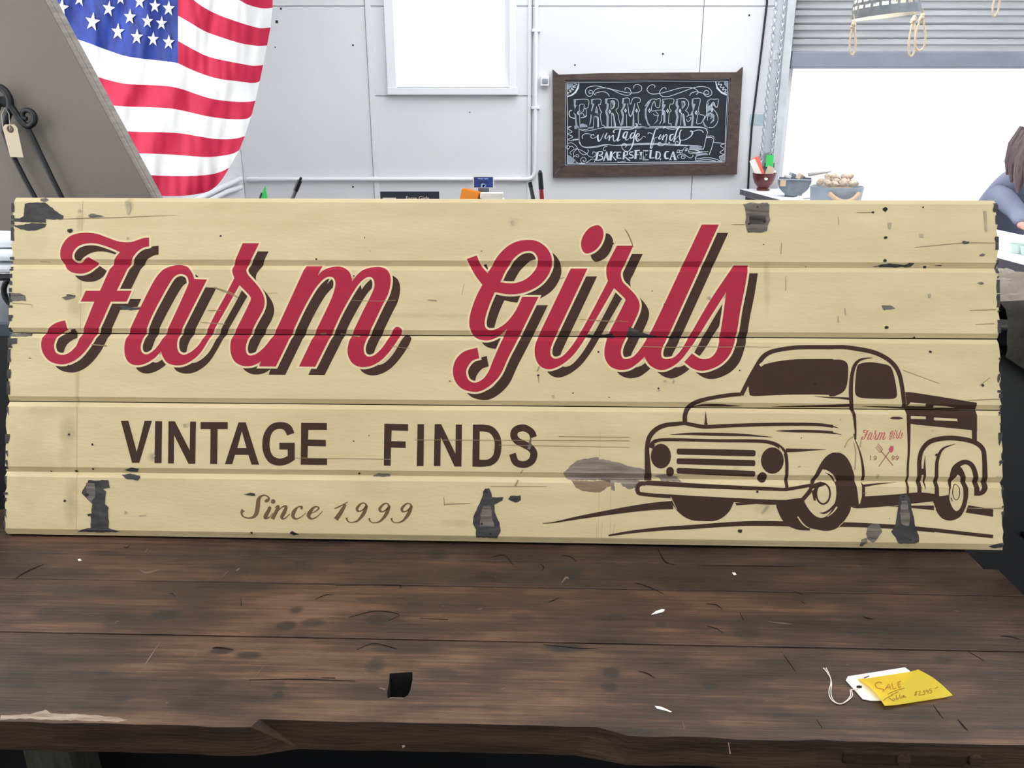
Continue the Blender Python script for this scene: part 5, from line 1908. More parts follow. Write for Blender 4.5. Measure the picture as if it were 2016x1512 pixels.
# ribbon banner
cs_(C3, 14, '1110,100 1500,95 2016,95', '1110,120 1500,118 2016,122', '620,150 720,180 850,165 1000,130 1110,105', '605,130 605,350 620,430 680,490 760,515 900,510 1060,475 1180,450', '620,400 660,480 740,500 900,490 1080,455 1180,450 1330,465 1600,440 2000,420', '1340,470 1600,460 1990,440', '375,100 450,90 380,130 465,195 380,240 480,295 370,350', '370,350 450,370 590,350', '480,350 590,340')
cs_(C4, 13, '0,95 400,85 800,90 1100,92 1200,110 1285,140', '0,115 700,110 1180,110 1260,170 1280,180 1250,300 1200,520', '0,410 200,405 600,420 850,440 1080,450 1170,470', '0,430 300,425 600,440 900,455', '1250,280 1330,265 1395,290 1370,440 1310,620', '1250,300 1340,290 1380,320', '1395,385 1600,410', '1600,410 1520,450 1590,510 1510,575 1590,620 1500,660 1560,765', '1050,660 1050,720 1090,740', '1060,700 1200,680 1340,680 1480,720 1560,765', '1090,725 1300,715 1430,740', '910,580 1000,600 1150,575 1290,560', '915,560 1030,575 1180,560', '910,560 930,530 1020,530 1130,555')
cs_(C3, 12, '375,430 450,415 540,470 610,590 690,650 760,630 795,570 770,550', '370,480 400,470 415,510 380,540 350,510 355,470', '420,490 470,485 505,525', '460,650 425,620 450,580 540,535 640,560 740,620 800,680 880,700 940,650 920,600 880,600 870,640', '500,690 500,600 560,540', '480,710 560,650 600,670 590,700 540,680', '700,770 680,760 700,790 740,770 730,720 680,700 640,740 650,800 710,825 780,790 860,740 920,750 910,800', '540,790 620,830 720,830', '1100,575 1085,540 1110,500 1170,480', '1105,570 1140,560', '1370,790 1400,800 1540,775')
cs_(C4, 12, '700,590 705,540 740,530 745,570 700,580', '740,585 790,580 790,540 760,545', '800,550 840,490 880,500 850,540 880,545 895,500', '735,690 705,660 740,620 830,610 900,660 960,680 1005,640 990,620', '820,640 790,640 780,680 820,695 855,670 845,640 810,650')
cs_(C1, 20, '465,880 430,885 405,940 430,1010 520,1040', '640,1025 720,1010 760,980')
chalk('chalk_ribbon', it, M_chalk, .0006)['kind'] = 'stuff'
it = []
# BAKERSFIELD, CA
bk = '975,600,40 960,690,40 940,765,30|985,590,14 1060,590,20 1065,640,24 1000,665,14 1070,690,20 1060,740,24 960,765,16|1150,590,18 1130,660,20 1095,765,22|1155,590,18 1165,680,40 1185,765,30|1120,700,14 1180,705,14|1085,770,14 1110,770,14|1245,585,44 1225,765,50|1330,590,20 1265,660,14 1340,760,26|1365,600,34 1360,715,34|1345,600,14 1440,600,16|1365,660,14 1420,660,14|1355,720,14 1445,720,16|1500,600,36 1485,745,36|1500,590,14 1560,600,22 1560,650,22 1505,675,14 1570,740,24 1620,770,14|1680,595,22 1620,600,22 1610,640,22 1670,670,24 1670,710,24 1590,715,18|1735,575,44 1720,735,44|1700,570,16 1810,565,18|1730,650,14 1785,650,14|1835,605,34 1825,730,34|1805,605,12 1860,605,12|1800,735,12 1855,735,12|1905,580,44 1890,750,44|1880,575,16 1980,575,18|1900,660,14 1960,655,14|1870,755,14 1985,750,18'
for s in bk.split('|'):
    it.append(strokes(s, C3, None, 2))
bk = '15,570,30 10,690,30|85,550,40 70,710,40|60,545,14 160,545,16|80,625,12 140,620,12|55,718,14 160,715,18|205,545,36 190,680,36|180,540,14 230,540,14|180,685,14 270,680,18|315,560,34 300,690,34|300,555,14 370,580,20 380,640,22 350,695,20 290,700,14|390,690,22 385,720,16|545,560,18 490,570,26 470,640,40 490,690,30 545,685,14|625,560,18 570,710,20|630,560,18 665,710,44|590,650,12 650,650,12|550,715,12 600,715,12|640,715,12 700,715,12'
for s in bk.split('|'):
    it.append(strokes(s, C4, None, 2))
chalk('chalk_town_lettering', it, M_chalk, .0006)['kind'] = 'stuff'
it = []
# corner doilies
for T, s in ((C1, '590,345 612,345 600,440 550,530 470,590 370,618 370,595 440,570 510,520 560,440'), (C2, '1420,295 1440,295 1470,400 1540,480 1640,530 1640,560 1540,520 1450,430')):
    it.append(poly(s, T, sm=False))
cs_(C1, 16, '500,350 560,365 480,400 540,420 450,440 500,470 410,480 450,510 370,530 400,560')
cs_(C2, 16, '1500,300 1480,350 1545,345 1520,400 1590,400 1560,450 1630,440 1600,500 1650,500')
chalk('chalk_doily', it, M_chalk, .0006)['kind'] = 'stuff'
gy = []
for T, l in ((C1, ('365,345 490,345 470,400 420,450 365,480', '500,680 545,680 535,770 560,780 525,850 500,920 545,960 570,1170 605,1210 600,1245 520,1240 505,1190 535,1180 520,980 495,935 520,850 500,780', '845,670 880,670 870,740 910,750 860,900 840,890 870,760 845,760', '805,1195 840,1120 860,970 835,960 815,1100', '1125,660 1170,655 1160,730 1195,745 1190,840 1165,900 1195,1000 1190,1205 1150,1205 1150,1000 1120,905 1150,840 1150,750 1125,750', '1465,655 1500,650 1490,740 1540,745 1500,840 1470,885 1500,960 1480,1160 1430,1195 1460,1000 1430,885 1470,820 1480,750 1450,745', '1250,700 1300,690 1320,740 1300,820 1250,850 1280,790', '1250,940 1290,930 1335,1200 1300,1200 1280,1000', '1570,760 1600,960 1650,990 1720,760 1690,950 1690,1190 1660,1190 1680,960 1640,1000 1590,980', '940,820 970,930 920,930', '915,1000 985,1020 990,1215 960,1215 960,1040')),
             (C2, ('1590,295 1665,290 1655,420 1590,350', '90,820 150,690 220,640 130,800 120,900 150,1060 200,1130 150,1120 90,960', '255,930 350,935 330,1040 260,1110 320,1020 330,940', '420,665 460,650 450,720 490,730 440,830 480,850 480,1060 440,1090 440,940 410,900', '680,660 715,640 715,730 740,760 710,850 730,960 700,1130 660,1130 690,960 660,850 700,790 670,740', '980,640 1010,630 1005,710 1050,720 1000,880 1020,960 1000,1135 960,1135 985,960 960,890 1000,830 975,720', '1255,900 1340,870 1410,930 1400,1040 1320,1095 1380,1000 1340,910 1250,960 1200,1040 1240,1120 1300,1170 1220,1150 1185,1060', '1350,720 1400,680 1430,770 1470,760 1440,790 1380,740 1350,820 1290,860 1260,890 1250,760 1320,640 1280,760', '800,660 850,660 860,740 800,810 830,720', '790,890 840,930 860,1130 825,1130')),
             (C3, ('620,60 670,30 760,60 790,150 700,165 620,130', '380,650 440,680 540,760 470,830 360,830 370,740', '510,120 890,100 890,130 510,140')), (C4, ('940,460 1080,455 1180,495 1190,530 1080,540 1000,520 930,530', '1060,600 1250,585 1300,620 1180,630 1080,650 1050,700', '1500,650 1580,610 1590,720 1560,740'))):
    gy += [poly(s, T, sm=False) for s in l]
chalk('chalk_shading', gy, M_chalkg, .0003)['kind'] = 'stuff'
# ------------------------------------------------------------------ checkout counter behind the sign
YK = 3.02
ZK = 1.218
ck = tag(empty('checkout_counter', (-.65, YK, 0)), 'tall pine checkout counter behind the sign carrying pens and cards', 'counter')
bm = B()
box2(bm, (-1.05, -.14, 0), (1.05, .14, ZK - .032))
obj('body', bm, M_ctr2, ck)
bm = B()
box2(bm, (-1.1, -.17, ZK - .03), (1.1, .2, ZK), bev=.004)
obj('top', bm, M_ctr2, ck)


def kp(x, y, dy=0.):
    return onY(x, y, YK + dy)


# pens, standing in low cups
for i, (x, lab) in enumerate(((548, 'low zinc cup of pens on the checkout counter left of the slate plaque'), (1054, 'low zinc cup of markers on the checkout counter beside the card stack'))):
    p = kp(x, 400)
    bm = B()
    rc_ = .055 if i == 0 else .026
    lathe(bm, [(0, 0), (rc_ * .9, 0), (rc_, .03), (rc_ - .003, .03), (rc_ * .86, .003), (0, .003)], 28)
    o = obj('pen_cup', bm, M_zinc, smooth=True)
    o.location = (p.x, YK, ZK + .0004)
    tag(o, lab, 'cup', 'cups on the checkout counter')


def pen(name, top, bot, r_, parts, lab, cat, group=None):
    """A rod from bot to top; parts: (name, from, to, radius factor, material), fractions along it."""
    e = empty(name, bot)
    d_ = top - bot
    for nm, f0_, f1_, k, m in parts:
        bm_ = B()
        n_ = 6
        rr = []
        for j in range(n_ + 1):
            rr.append(r_ * k[0] + r_ * (k[1] - k[0]) * j / n_)
        tube(bm_, [d_ * (f0_ + (f1_ - f0_) * j / n_) for j in range(n_ + 1)], rr, 12)
        obj(nm, bm_, m, e, smooth=True)
    return tag(e, lab, cat, group)


def down(x0_, y0_, x1_, y1_, dy=0.):
    """the counter-top end of a rod seen from (x0,y0) to (x1,y1)"""
    a, b = kp(x0_, y0_, dy), kp(x1_, y1_, dy)
    t = (ZK + .0045 - a.z) / (b.z - a.z)
    return a, a.lerp(b, t)


G_p = 'pens on the checkout counter'
a, b = down(593, 349, 575, 392)
pen('pen', a, b, .0088, (('barrel', 0, .58, (.8, .85), M_pengrey), ('grip', .5801, .9, (1, 1), M_penblack), ('tip', .9001, 1, (.62, .5), M_penblack)), 'grey pen with a black grip leaning in the cup by the pipe', 'pen', G_p)
a, b = down(1063, 335, 1067, 392)
pen('marker', a, b, .0088, (('barrel', 0, .52, (1, .86), M_penred), ('cap', .5201, .94, (1.08, 1), M_penblack), ('cap_end', .9401, 1, (.85, .5), M_penblack)), 'red marker with a black cap below the chalkboard corner', 'marker', G_p)
a, b = down(1043, 358, 1050, 392)
pen('marker', a, b, .008, (('barrel', 0, .8, (1, .9), mat('smoky marker barrel', (72, 76, 82), .4, var=.4, vscale=30)), ('cap', .8001, 1, (1, .9), M_penblack)), 'smoky grey marker standing left of the red one', 'marker', G_p)
e = tag(empty('clothes_peg', kp(518, 400)), 'green plastic peg poking up beside the grey pen', 'peg')
a, b = down(524, 367, 516, 392)
e.location = b
bm = B()
q = [kp(x, y) - b for x, y in ((523, 366), (527, 388), (529, 400), (511, 400), (513, 386))]
prism(bm, [[(p.x, p.z) for p in q]], lambda x, y, h: Vector((x, h, y)), .006)
obj('jaw', bm, M_green, e)
bm = B()
tube(bm, [kp(515, 380, -.005) - b, kp(511, 392, -.005) - b], .0035, 8)
obj('spring', bm, M_penblack, e)
e.location.z = e.location.z

# slate plaque with the shop's name
pq = tag(empty('plaque', (kp(807, 390).x, YK, ZK)), 'slate dark plaque with white lettering standing on the checkout counter', 'plaque')
q0, q1 = kp(749, 377), kp(865, 377)
hwp = (q1.x - q0.x) / 2
hp_ = q0.z - ZK
bm = B()
box2(bm, (-hwp, -.004, 0), (hwp, .004, hp_), bev=.001)
obj('panel', bm, M_dark, pq)
bm = B()
box2(bm, (-hwp, .0042, 0), (hwp, .05, .012), bev=.002)
obj('foot', bm, M_dark, pq)


def text(name, s, size, loc, m, parent, rot=(R(90), 0, 0), ext=.0003):
    cu = bpy.data.curves.new(name, 'FONT')
    cu.body = s
    cu.size = size
    cu.align_x = 'CENTER'
    cu.extrude = ext
    t = bpy.data.objects.new(name, cu)
    COL.objects.link(t)
    dg = bpy.context.evaluated_depsgraph_get()
    me = bpy.data.meshes.new_from_object(t.evaluated_get(dg))
    bpy.data.objects.remove(t)
    me.materials.clear()
    me.materials.append(m)
    o_ = link(bpy.data.objects.new(name, me), parent)
    o_.location = loc
    o_.rotation_euler = rot
    return o_


zt_ = kp(820, 388).z - ZK
text('plaque_lettering', 'Farm Girls', .020, (kp(822, 388).x - pq.location.x, -.0046, zt_ - .0105), M_paper, pq)
bm = B()
u0, u1 = kp(754, 389), kp(780, 389)
box2(bm, (u0.x - pq.location.x, -.0052, u0.z - ZK - .03), (u1.x - pq.location.x, -.0042, u0.z - ZK))
obj('plaque_sticker', bm, M_paper, pq)

# orange notes, card stack and postcard
P = [kp(x, y) for x, y in ((910, 368), (942, 376), (940, 392), (907, 388))]
nb = tag(empty('note_block', (kp(925, 400).x, YK, ZK + .0004)), 'orange block of sticky notes tilted on the checkout counter', 'note block')
for k, (h0_, h1_) in enumerate(((0, .012), (.0125, .026), (.0265, .036))):
    bm = B()
    box(bm, (0, 0, 0), (.062, .012, .06), bev=.0006)
    o = obj('note_pad', bm, M_orange, nb)
    o.rotation_euler = (R(-8), R(14), 0)
    o.location = (.004 * k - .004, .0135 * k - .012, .0438)
cards = []
for k in range(7):
    bm = B()
    box(bm, (0, 0, .0045), (.082, .05, .009), bev=.0006)
    o = obj('card', bm, M_paper)
    o.location = (kp(971, 400).x + .003 * math.sin(k * 2.1) - .0008 * k, YK + .002 * math.cos(k), ZK + .0003 + .0092 * k)
    o.rotation_euler = (0, 0, .04 * math.sin(k * 1.7))
    tag(o, ('lowest white card pack of the stack', 'second white card pack from the bottom of the stack', 'third white card pack from the bottom of the stack', 'fourth white card pack, middle of the stack', 'third white card pack from the top of the stack', 'second white card pack from the top of the stack', 'topmost white card pack of the stack beside the orange notes')[k], 'card pack', 'white card packs on the counter')
pcd = tag(empty('postcard', (kp(951, 374).x, YK + .055, ZK)), 'blue night postcard with a white border standing behind the white card stack', 'postcard')
u0, u1 = kp(930, 346.5, .055), kp(972, 371, .055)
z0c, z1c = u1.z - ZK, u0.z - ZK
hc = (u1.x - u0.x) / 2
bm = B()
box2(bm, (-hc, -.0006, z0c), (hc, .0006, z1c))
obj('card', bm, M_paper, pcd)
bm = B()
box2(bm, (-hc + .004, -.0009, z0c + .0035), (hc - .004, -.0007, z1c - .0035))
obj('picture', bm, M_blue, pcd)
mid = (z0c + z1c) / 2
hcz = (z1c - z0c) / 2


def onc(name, ss, m, eps=.0012):
    bm_ = B()
    for s, w_ in ss:
        pts, fs = strokes(s, (0, 0, 1), w_)
        vs = [bm_.verts.new(((x - 50) / 50 * hc, -eps, mid - (y - 50) / 50 * hcz)) for x, y in pts]
        for f in fs:
            bm_.faces.new([vs[i] for i in f])
    obj(name, bm_, m, pcd, normals=False)


onc('card_scene', (('28,62 50,36 74,60', 5), ('36,78 37,55 50,50 63,56 64,78', 3)), M_dark)
onc('card_glow', (('44,88,14 48,70,20 50,60,12', 10), ('52,88,14 55,70,18', 10), ('24,24,6 30,18,5 36,24,6 42,20,5 48,24,6', 5), ('54,18,5 60,24,6 66,18,5 72,26,6', 5)), M_sky2)
bm = B()
box2(bm, (-.02, -.004, 0), (.02, -.0008, z0c + .002), bev=.001)
box2(bm, (-.02, .0008, 0), (.02, .004, z0c + .012), bev=.001)
box2(bm, (-.02, -.004, 0), (.02, .004, .004))
obj('holder', bm, M_pengrey, pcd)

# ------------------------------------------------------------------ long counter at the right, by the door
ZR = 1.05
ca, cbq = onz(1457, 372, ZR), onz(2016, 520.5, ZR)
cdv = cbq - ca
yaw2 = math.atan2(cdv.y, cdv.x)
Lc = cdv.length + .75
ctr = tag(empty('counter', (ca.x, ca.y, 0), (0, 0, yaw2)), 'long white topped counter along the right side carrying the bowls and the zinc tub', 'counter')
CM = Matrix.Translation((ca.x, ca.y, 0)) @ Matrix.Rotation(yaw2, 4, 'Z')
CMI = CM.inverted()
WC = .48
bm = B()
box2(bm, (0, 0, ZR - .04), (Lc, WC, ZR), bev=.002)
for f in bm.faces:
    if abs(f.calc_center_median().z - (ZR - .02)) < .018:
        f.material_index = 1
obj('worktop', bm, [M_counter, M_darkedge], ctr)
bm = B()
box2(bm, (.04, .03, ZR - .36), (Lc - .04, WC - .04, ZR - .0405))
obj('apron', bm, mat('navy black counter body', (30, 36, 52), .5), ctr)
for x_ in (.06, Lc / 2, Lc - .06):
    for y_ in (.06, WC - .08):
        bm = B()
        box2(bm, (x_ - .03, y_ - .03 + .003, 0), (x_ + .03, y_ + .03, ZR - .3605), bev=.004)
        obj('leg', bm, M_black, ctr)


def cz(x, y):
    return onz(x, y, ZR)


# maroon footed bowl with card slips
p = cz(1509, 377)
sc_ = (p - EYE).length / FPX
bw = tag(empty('bowl', (p.x, p.y + .08, ZR + .0005)), 'maroon footed bowl with paper slips at the far end of the white counter', 'bowl')
rb = 22 * sc_
bm = B()
lathe(bm, [(0, 0), (rb * .52, 0), (rb * .55, .012), (rb * .45, .02), (rb * .75, .05), (rb * .93, .085), (rb, .118), (rb * .96, .118), (rb * .88, .085), (rb * .68, .055), (0, .035)], 32)
obj('basin', bm, M_maroon, bw, smooth=True)
bm = B()
dsk = lathe(bm, [(0, .0), (.012, .003), (.0, .006)], 14)
o = obj('price_dot', bm, M_paper, bw)
o.location = (-.01, -rb * .9, .085)
o.rotation_euler = (R(75), 0, 0)
for i, (x_, m, an, hh_, w_) in enumerate(((-.05, M_paper, -28, .16, .04), (-.02, M_salmon, -22, .17, .05), (.04, M_manila, 20, .10, .05), (.06, M_paper, 38, .09, .03))):
    bm = B()
    box2(bm, (-w_ / 2, -.001, 0), (w_ / 2, .001, hh_))
    o = obj('paper_slip', bm, m)
    o.location = (bw.location.x + x_ * .4, bw.location.y - .01 + .012 * i, ZR + .066)
    o.rotation_euler = (R(-6), R(an), 0)
    tag(o, ('white slip leaning left out of the maroon bowl', 'salmon red card leaning left out of the maroon bowl', 'cream card leaning right in the maroon bowl', 'small white slip at the right rim of the maroon bowl')[i], 'card', 'paper slips in the maroon bowl')

# half barrel zinc bin on feet
p = cz(1566, 390)
sc_ = (p - EYE).length / FPX
hb = tag(empty('zinc_bin', (p.x, p.y + .05, ZR + .0005)), 'half round dark zinc bin with a paper label between the maroon bowl and the tub', 'bin')
rh = 29.5 * sc_
bm = B()
zc_ = rh + .006
DPT = .20
arc = [(rh * math.cos(a), rh * math.sin(a)) for a in (math.pi + math.pi * k / 24 for k in range(25))]
for y_ in (0, DPT - .003):
    prism(bm, [arc], lambda x, y, h: Vector((x, y_ - h, y + zc_)), .003)
f_ = [bm.verts.new((x, .003, z + zc_)) for x, z in arc]
b_ = [bm.verts.new((x, DPT - .003, z + zc_)) for x, z in arc]
f2 = [bm.verts.new((x * .985, .003, z * .985 + zc_)) for x, z in arc]
b2 = [bm.verts.new((x * .985, DPT - .003, z * .985 + zc_)) for x, z in arc]
for k in range(24):
    bm.faces.new((f_[k], f_[k + 1], b_[k + 1], b_[k]))
    bm.faces.new((f2[k], b2[k], b2[k + 1], f2[k + 1]))
obj('shell', bm, M_zinc, hb)
hb.rotation_euler = (0, 0, R(-19))
bm = B()
for q in (((-rh, -.002, zc_), (rh, -.002, zc_)), ((-rh, DPT + .002, zc_), (rh, DPT + .002, zc_)), ((-rh, 0, zc_), (-rh, DPT, zc_)), ((rh, 0, zc_), (rh, DPT, zc_))):
    tube(bm, q, .004, 6)
obj('rim', bm, M_zincl, hb)
for x_, y_ in ((-.045, .03), (.045, .03), (-.045, DPT - .03), (.045, DPT - .03)):
    bm = B()
    zz_ = zc_ - math.sqrt(rh * rh - x_ * x_)
    box2(bm, (x_ - .008, y_ - .008, 0), (x_ + .008, y_ + .008, zz_ + .004))
    obj('foot', bm, M_zinc, hb)
bm = B()
lx = -rh + 5 * sc_
box2(bm, (lx, -.0065, zc_ - .042), (lx + 10 * sc_, -.0052, zc_ - .004))
lb = obj('label', bm, mat('kraft label', (214, 186, 150), .8), hb)
for i in range(4):
    bm = B()
    box(bm, (0, 0, .05), (.045, .03, .02 + .01 * (i % 3)), bev=.004)
    o = obj('paper_parcel', bm, (M_paper, M_zincl, M_manila)[i % 3])
    o.location = (p.x - .035 + .036 * i, p.y + .14 + .02 * (i % 2), ZR + rh - .026 + .006 * (i % 2))
    o.rotation_euler = (.2 * i, .3, .5 * i)
    tag(o, ('small white paper parcel at the left in the half round zinc bin', 'grey wrapped parcel in the half round zinc bin', 'cream paper parcel in the half round zinc bin', 'white paper parcel at the right in the half round zinc bin')[i], 'parcel', 'parcels in the half round bin')

# zinc tub with rope handles, full of pale pods
pa, pb_ = cz(1596, 400), cz(1702, 402)
p = (pa + pb_) / 2
rt = (pb_ - pa).length / 2
ht = onY(1640, 370, p.y - rt * .6).z - ZR
tu = tag(empty('zinc_tub', (p.x, p.y + .04, ZR + .0005)), 'round zinc tub with a rope handle full of pale dried pods', 'tub')
bm = B()
lathe(bm, [(0, .004), (rt * .92, .004), (rt * .93, 0), (rt * .94, .004), (rt, ht - .006), (rt + .004, ht), (rt - .004, ht), (rt - .008, ht - .01), (rt * .9, .01), (0, .01)], 48)
obj('wall', bm, M_zincl, tu, smooth=True)
for an in (-94, 86):
    a0 = R(an)
    bm = B()
    P = []
    for k in range(13):
        t = k / 12
        a_ = a0 + R(-30 + 60 * t)
        sag = math.sin(math.pi * t)
        P.append(((rt + .016 + .014 * sag) * math.cos(a_), (rt + .016 + .014 * sag) * math.sin(a_), ht - .03 - .045 * sag))
    tube(bm, P, .013, 10)
    obj('rope_handle', bm, M_rope2, tu, smooth=True)
rng = random.Random(9)
spots = []
SPC = .053
for j in range(-4, 5):
    for i in range(-4, 5):
        x_, y_ = (i + .5 * (j % 2)) * SPC, j * SPC * .88
        if math.hypot(x_, y_) < rt - .032:
            spots.append((x_ + rng.uniform(-.002, .002), y_ + rng.uniform(-.002, .002), .030 * (1 - (math.hypot(x_, y_) / rt) ** 2)))
low = len(spots)
for x_, y_ in ((-.0265, -.0311), (.0265, -.0311), (.0265 + .053, .0155), (.0, .0155 + .047), (-.053, .0155)):
    spots.append((x_, y_, .052 - .06 * (x_ * x_ + y_ * y_) / rt))
pms = []
for i, (x_, y_, z_) in enumerate(spots):
    if i < 3:
        bm = B()
        bmesh.ops.create_icosphere(bm, subdivisions=2, radius=.0225)
        for v in bm.verts:
            v.co *= 1 + .34 * noise.noise(v.co * 45 + Vector((i * 3, 0, 0)))
            v.co.z *= .78
        o = obj('dried_pod', bm, M_pod)
        pms.append(o.data)
    else:
        o = link(bpy.data.objects.new('dried_pod', pms[i % 3]))
    o.location = (tu.location.x + x_, tu.location.y + y_, ZR + ht + .006 + z_)
    o.rotation_euler = (rng.uniform(-.4, .4), rng.uniform(-.4, .4), rng.uniform(0, 6))
    tag(o, 'pale dried pod heaped with others in the round zinc tub', 'pod', 'pods heaped in the zinc tub')
# fill below the visible pods so that they rest on something
bm = B()
lathe(bm, [(0, .012), (rt * .88, .012), (rt * .95, ht - .024), (rt * .6, ht - .008), (0, ht + .008)], 32)
o = obj('pod_bed', bm, M_pod, tu, smooth=True)
o['kind'] = 'stuff'
bm = B()
a, b = onz(1594, 344, ZR + .2), onz(1640, 338, ZR + .22)
a, b = onY(1592, 344, p.y + .02), onY(1636, 338, p.y + .02)
c_ = a.copy()
tube(bm, [Vector(), (b - a) * .3, (b - a) * .8, b - a], [.012, .010, .006, .004], 8)
o = obj('wooden_spoon', bm, mat('grey driftwood', (168, 162, 158), .9), smooth=True)
o.location = c_
tag(o, 'thin grey stick lying across the zinc bin and tub', 'stick')
for i in range(2):
    q = cz(1568 + 4 * i, 388)
    bm = B()
    box(bm, (0, 0, .004), (.13, .07, .007), bev=.001)
    o = obj('paper_sheet', bm, M_paper)
    o.location = (q.x + .03, q.y - .10, ZR + .0006 + .0078 * i)
    o.rotation_euler = (0, 0, .2 + .25 * i)
    tag(o, ('lower white paper pad in front of the zinc bin', 'upper white paper pad in front of the zinc bin')[i], 'paper pad', 'paper pads by the zinc bin')

# little glass dishes near the hand
for i, (x, y, r0) in enumerate(((1992, 498, .03), (2013, 502, .032))):
    q = cz(x, y)
    bm = B()
    lathe(bm, [(0, 0), (r0 * .7, 0), (r0, .035), (r0 * .94, .035), (r0 * .62, .005), (0, .005)], 20)
    o = obj('glass_dish', bm, M_dish, smooth=True)
    o.location = (q.x + .02, q.y, ZR + .0005)
    tag(o, ('small clear glass dish on the white counter beside the sign', 'second small clear glass dish nearer the frame edge on the white counter')[i], 'dish', 'glass dishes on the white counter')

# ------------------------------------------------------------------ pendant baskets
YL = 4.4
lp0 = onY(1747, -30, YL)
pend = empty('pendant_light', (lp0.x, YL, lp0.z))
tag(pend, 'perforated zinc pendant shade with knotted rope loops below its rim', 'pendant light')
q0, q1 = onY(1683, 30, YL), onY(1812, 14, YL)
rr0 = (q1.x - q0.x) / 2
zr_ = onY(1750, 25, YL - rr0).z - lp0.z      # rim height
hs = .20
bm = B()
SEG, ROWS = 72, 14
ring = []
for j in range(ROWS + 1):
    t = j / ROWS
    r_ = rr0 * (1 - .12 * t)
    ring.append([bm.verts.new((r_ * math.cos(2 * math.pi * k / SEG), r_ * math.sin(2 * math.pi * k / SEG), zr_ + hs * t)) for k in range(SEG)])
for j in range(ROWS):
    for k in range(SEG):
        if 3 <= j < 12 and j % 2 == 1 and (k + (j // 2)) % 3 != 0:
            continue                         # the slots
        bm.faces.new((ring[j][k], ring[j][(k + 1) % SEG], ring[j + 1][(k + 1) % SEG], ring[j + 1][k]))
bmesh.ops.solidify(bm, geom=bm.faces[:], thickness=.0015)
sh_o = obj('shade', bm, M_shade, pend)
bm = B()
ring = []
for j in range(ROWS + 1):
    r_ = rr0 * (1 - .12 * j / ROWS) - .0022
    ring.append([bm.verts.new((r_ * math.cos(2 * math.pi * k / SEG), r_ * math.sin(2 * math.pi * k / SEG), zr_ + hs * j / ROWS + .0006)) for k in range(SEG)])
for j in range(ROWS):
    for k in range(SEG):
        if 3 <= j < 12 and j % 2 == 1 and (k + (j // 2)) % 3 != 0:
            continue
        bm.faces.new((ring[j][k], ring[j][(k + 1) % SEG], ring[j + 1][(k + 1) % SEG], ring[j + 1][k]))
bmesh.ops.solidify(bm, geom=bm.faces[:], thickness=.0008)
obj('lining', bm, M_lampw, pend)
bm = B()
lathe(bm, [(0, zr_ + hs - .001), (rr0 * .875, zr_ + hs - .001), (rr0 * .88, zr_ + hs + .004), (0, zr_ + hs + .006)], 40)
obj('cap', bm, M_shade, pend)
bm = B()
lathe(bm, [(0, zr_ + .045), (.02, zr_ + .05), (.032, zr_ + .085), (.02, zr_ + .12), (.014, zr_ + .15), (0, zr_ + .15)], 16)
em_ = bpy.data.materials.new('lit bulb')
em_.use_nodes = True
em_.node_tree.nodes['Principled BSDF'].inputs['Emission Color'].default_value = (1, .93, .82, 1)
em_.node_tree.nodes['Principled BSDF'].inputs['Emission Strength'].default_value = 40
obj('bulb', bm, em_, pend, smooth=True)
bm = B()
tube(bm, [(0, 0, zr_ + .15), (0, 0, zr_ + hs + .02)], .016, 10)
obj('socket', bm, M_iron, pend)
bm = B()
tube(bm, [(0, 0, zr_ + hs), (0, 0, ZC - lp0.z + .01)], .005, 8)
obj('flex', bm, M_penblack, pend)
for i, (an, hgt, wd_) in enumerate(((186, .14, .02), (-12, .15, .034), (16, .17, .022))):
    a_ = R(an)
    c_ = Vector(((rr0 + .006) * math.cos(a_), (rr0 + .006) * math.sin(a_), zr_ + .005))
    bm = B()
    P = [c_ + Vector((wd_ * math.sin(t) * (.35 + .65 * (1 - math.cos(t)) / 2), 0, -.03 - hgt * (1 - math.cos(t)) / 2)) for t in (2 * math.pi * k / 24 for k in range(24))]
    tube(bm, P, .0052, 8, closed=True)
    lp_ = obj('rope_loop', bm, M_rope, pend, smooth=True)
    bm = B()
    for dx_, dz_, rr_ in ((0, -.03, .013), (.004, -.018, .010), (-.008, -.04, .008)):
        r4 = bmesh.ops.create_icosphere(bm, subdivisions=2, radius=rr_)
        bmesh.ops.translate(bm, verts=r4['verts'], vec=c_ + Vector((dx_, 0, dz_)))
    tube(bm, [c_ + Vector((0, 0, -.03)), c_ + Vector((.004, 0, .004)), c_ + Vector((-.002, .0, .018))], .004, 6)
    obj('knot', bm, M_rope, lp_, smooth=True)
pend.rotation_euler = (0, R(-5), 0)
p2 = pend.copy()
p2.rotation_euler = (0, 0, 0)
COL.objects.link(p2)
for ch in list(pend.children):
    c2 = ch.copy()
    COL.objects.link(c2)
    c2.parent = p2
    for gch in ch.children:
        g2 = gch.copy()
        COL.objects.link(g2)
        g2.parent = c2
u = onY(1963, -46, YL)
p2.location = (u.x + rr0 * .99, YL, lp0.z + .012)
p2.location = (onY(1968, -40, YL).x + rr0, YL, lp0.z + .165)
p2['label'] = 'second perforated zinc pendant shade further right, only its rope loop in view'
pend['group'] = p2['group'] = 'perforated pendant shades'

